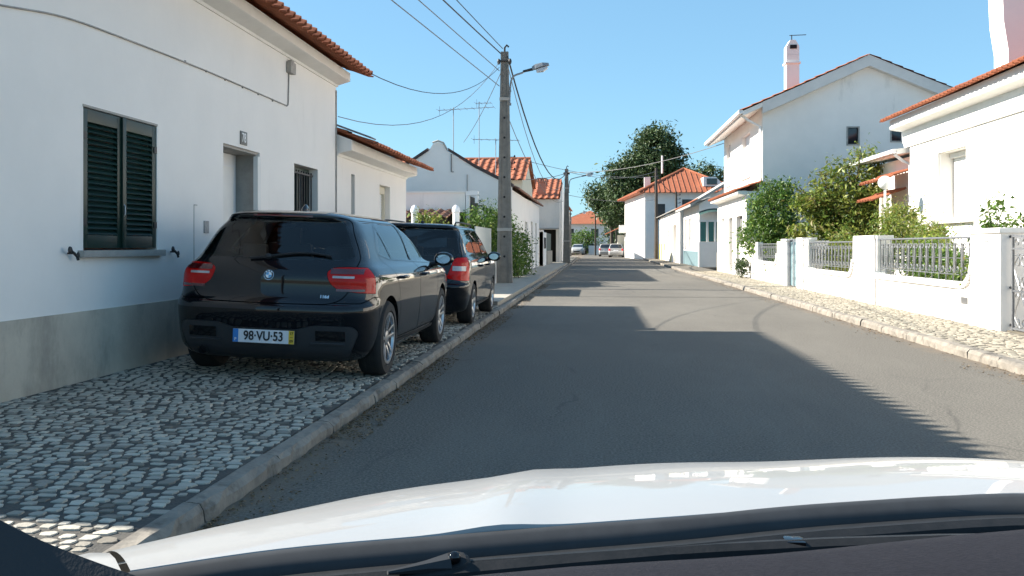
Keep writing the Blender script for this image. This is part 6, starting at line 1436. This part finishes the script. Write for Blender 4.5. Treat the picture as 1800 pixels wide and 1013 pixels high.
# ================================================================ CAR CARRYING THE CAMERA
def own_car():
    root = thing('camera_car', 'white car whose bonnet, wipers and dashboard fill the bottom of the view', 'car', (0.42, 0.9, 0.0))
    xc = 0.42
    rear = [(-.335, .640, 1.026), (-.24, .685, 1.030), (-.125, .73, 1.03), (-.03, .765, 1.03), (.07, .80, 1.03), (.22, .858, 1.03), (.42, .905, 1.03)]
    far = [(-.455, .80, .968), (-.38, .926, .968), (-.27, 1.06, .969), (-.107, 1.167, .970), (.05, 1.24, .970), (.226, 1.28, .971), (.42, 1.30, .972)]
    mir = lambda L: L + [(2*xc-x, y, z) for x, y, z in reversed(L[:-1])]
    rr = spline(mir(rear), 6); ff = spline(mir(far), 6); n = len(rr); rows = []
    prof = [(0, 0, 0)] + [(k/14, 0, .015*math.sin(math.pi*(k/14)**.85)) for k in range(1, 14)] + [(1, 0, 0)]
    rows.append([(x, y-.001, z-.006) for x, y, z in rr]); rows.append([(x, y-.001, z-.0015) for x, y, z in rr])
    for s_, _, h in prof: rows.append([(a[0]+(b[0]-a[0])*s_, a[1]+(b[1]-a[1])*s_, a[2]+(b[2]-a[2])*s_ + h) for a, b in zip(rr, ff)])
    for k, (dy, dz) in enumerate(spline([(.03, .0075), (.07, .022), (.14, .055), (.24, .12), (.32, .22), (.36, .34)], 3)):
        rows.append([(b[0] + (xc-b[0])*dy*.55*abs((b[0]-xc)/.88)**4, b[1] + dy*(1+.6*abs((b[0]-xc)/.88)**4), b[2]-dz) for b in ff])
    # soft creases along the bonnet
    def crease(x): return .004*math.exp(-((abs(x-xc)-.50)/.035)**2) - .003*math.exp(-((abs(x-xc)-.20)/.10)**2)
    rows2 = [rows[0]] + [[(x, y, z + crease(x)) for x, y, z in r] for r in rows[1:]]
    mb = MB(); mb.grid(rows2); me_o = mb.build('bonnet', M['white_car'], root, smooth=True)
    # fenders either side of the bonnet
    W = [[(-.30,.56,1.030),(-.35,.56,1.028),(-.41,.56,1.015),(-.46,.56,.975),(-.48,.56,.85)], [(-.339,.636,1.0255),(-.365,.645,1.020),(-.405,.655,1.008),(-.45,.665,.98),(-.475,.67,.86)],
         [(-.367,.678,1.0208),(-.385,.68,1.019),(-.42,.69,1.012),(-.46,.70,.985),(-.485,.705,.84)], [(-.392,.715,1.0123),(-.412,.72,1.010),(-.435,.725,1.003),(-.468,.73,.975),(-.485,.735,.84)], [(-.424,.757,.9945),(-.44,.76,.991),(-.455,.765,.983),(-.478,.77,.955),(-.492,.77,.83)], [(-.459,.80,.966),(-.465,.80,.962),(-.475,.80,.955),(-.49,.80,.93),(-.50,.80,.80)],
         [(-.40,1.05,.92),(-.43,1.05,.915),(-.46,1.05,.90),(-.49,1.05,.85),(-.50,1.05,.70)], [(-.30,1.4,.78),(-.36,1.4,.77),(-.42,1.4,.74),(-.46,1.4,.68),(-.47,1.4,.5)]]
    for s_ in (-1, 1):
        mb = MB(); mb.grid([[(x if s_ < 0 else 2*xc-x, y, z) for x, y, z in r] for r in W]); mb.build('front_wing', M['white_car'], root, smooth=True)
    # rubber seal, cowl, grille
    def sweep(name, off, m, thick=0.004, smooth=True, x0=0, x1=None, parent=None):
        pts = rr[x0:x1]; rws = [[(x, y-dy, z-dz) for x, y, z in pts] for dy, dz in off]; mb = MB(); mb.grid(rws); return mb.build(name, m, parent or root, smooth=smooth)
    sweep('bonnet_seal', [(-.003, .0015), (.003, .0003), (.009, .0020), (.013, .006), (.016, .008), (.019, .016), (.02, .03)], M['rubber'])
    sweep('cowl', [(.017, .020), (.022, .014), (.030, .013), (.045, .010), (.058, .006), (.066, .010), (.071, .022), (.075, .05), (.12, .12)], M['cowl'])
    mb = MB(); mb.box(.020, .048, .785, .797, 1.005, 1.024); mb.build('washer_nozzle', M['black_trim'], root, bevel=0.003)
    # wiper arm with pivot and blade
    mb = MB(); mb.tube([(-.150, .655, 1.025), (-.125, .672, 1.024), (-.112, .682, 1.022)], [.0015, .005, .009], 8); mb.build('wiper_tip', M['rubber'], root, smooth=True)
    mb = MB(); mb.lathe([(.012, -.012), (.012, .006), (.009, .009)], (-.106, .687, 1.018), (0, -.45, 1), 18); piv = mb.build('wiper_pivot', M['cowl'], root, smooth=True)
    mb = MB(); mb.ball((-.106, .682, 1.028), .005); mb.build('pivot_nut', M['gloss_black'], piv, smooth=True)
    a = Vector((-.100, .690, 1.020)); b = Vector((.66, .775, 1.030)); d = (b-a).normalized(); s_ = d.cross(Vector((0, 0, 1))).normalized()
    mb = MB(); pts = [a.lerp(b, i/8) + Vector((0, .052*math.sin(math.pi*i/8), -.004*math.sin(math.pi*i/8))) for i in range(9)]
    mb.grid([[p + s_*q + Vector((0, 0, h)) for p in pts] for q, h in ((.012, -.010), (.009, .0), (.003, .004), (-.004, .003), (-.009, -.004), (-.011, -.020))]); mb.build('wiper_arm', M['cowl'], root, smooth=True)
    mb = MB(); mb.box(.150, .166, .757, .775, 1.008, 1.0235); mb.build('wiper_joint', M['gloss_black'], root, bevel=0.002)
    # dashboard top inside the windscreen
    mb = MB(); e = [(-.35, .50, 1.035), (-.072, .588, 1.050), (.12, .640, 1.052), (.31, .705, 1.054), (.55, .765, 1.055), (.9, .80, 1.05)]
    e = spline(e, 4); mb.grid([[(x, y+.02, z-.14) for x, y, z in e], [(x, y+.004, z-.010) for x, y, z in e], [(x, y, z) for x, y, z in e], [(x, y-.02, z+.004) for x, y, z in e], [(x, y-.12, z+.006) for x, y, z in e], [(x, y-.32, z-.03) for x, y, z in e], [(x, y-.36, z-.2) for x, y, z in e]]); mb.build('dashboard', M['dash'], root, smooth=True)
    # black base of the left windscreen pillar
    mb = MB(); c = spline([(-.46, .50, 1.20), (-.3515, .47, 1.132), (-.322, .472, 1.113), (-.291, .475, 1.098), (-.2505, .479, 1.083), (-.214, .482, 1.073), (-.12, .50, 1.06)], 5)
    mb.grid([[(x+.010, y+.03, z-.06) for x, y, z in c], [(x+.006, y+.012, z-.01) for x, y, z in c], [(x, y, z) for x, y, z in c], [(x-.03, y-.02, z-.012) for x, y, z in c], [(x-.10, y-.06, z-.06) for x, y, z in c], [(x-.14, y-.12, z-.30) for x, y, z in c], [(x-.10, y-.2, z-.5) for x, y, z in c]]); mb.build('windscreen_pillar', M['black_trim'], root, smooth=True)
    mb = MB(); mb.ball((-.262, .62, 1.00), (.020, .018, .018)); mb.build('defroster_grille', M['metal'], root)
    for y in (1.25,):
        for s_ in (-1, 1): wheel(root, 0, 0, 0, .32, 'single', s_) if False else None
    # remaining lower body so the bonnet does not float
    mb = MB(); mb.box(-.40, 1.24, .35, 1.45, .25, .86); mb.build('front_body', M['black_trim'], root, bevel=0.05)
own_car()
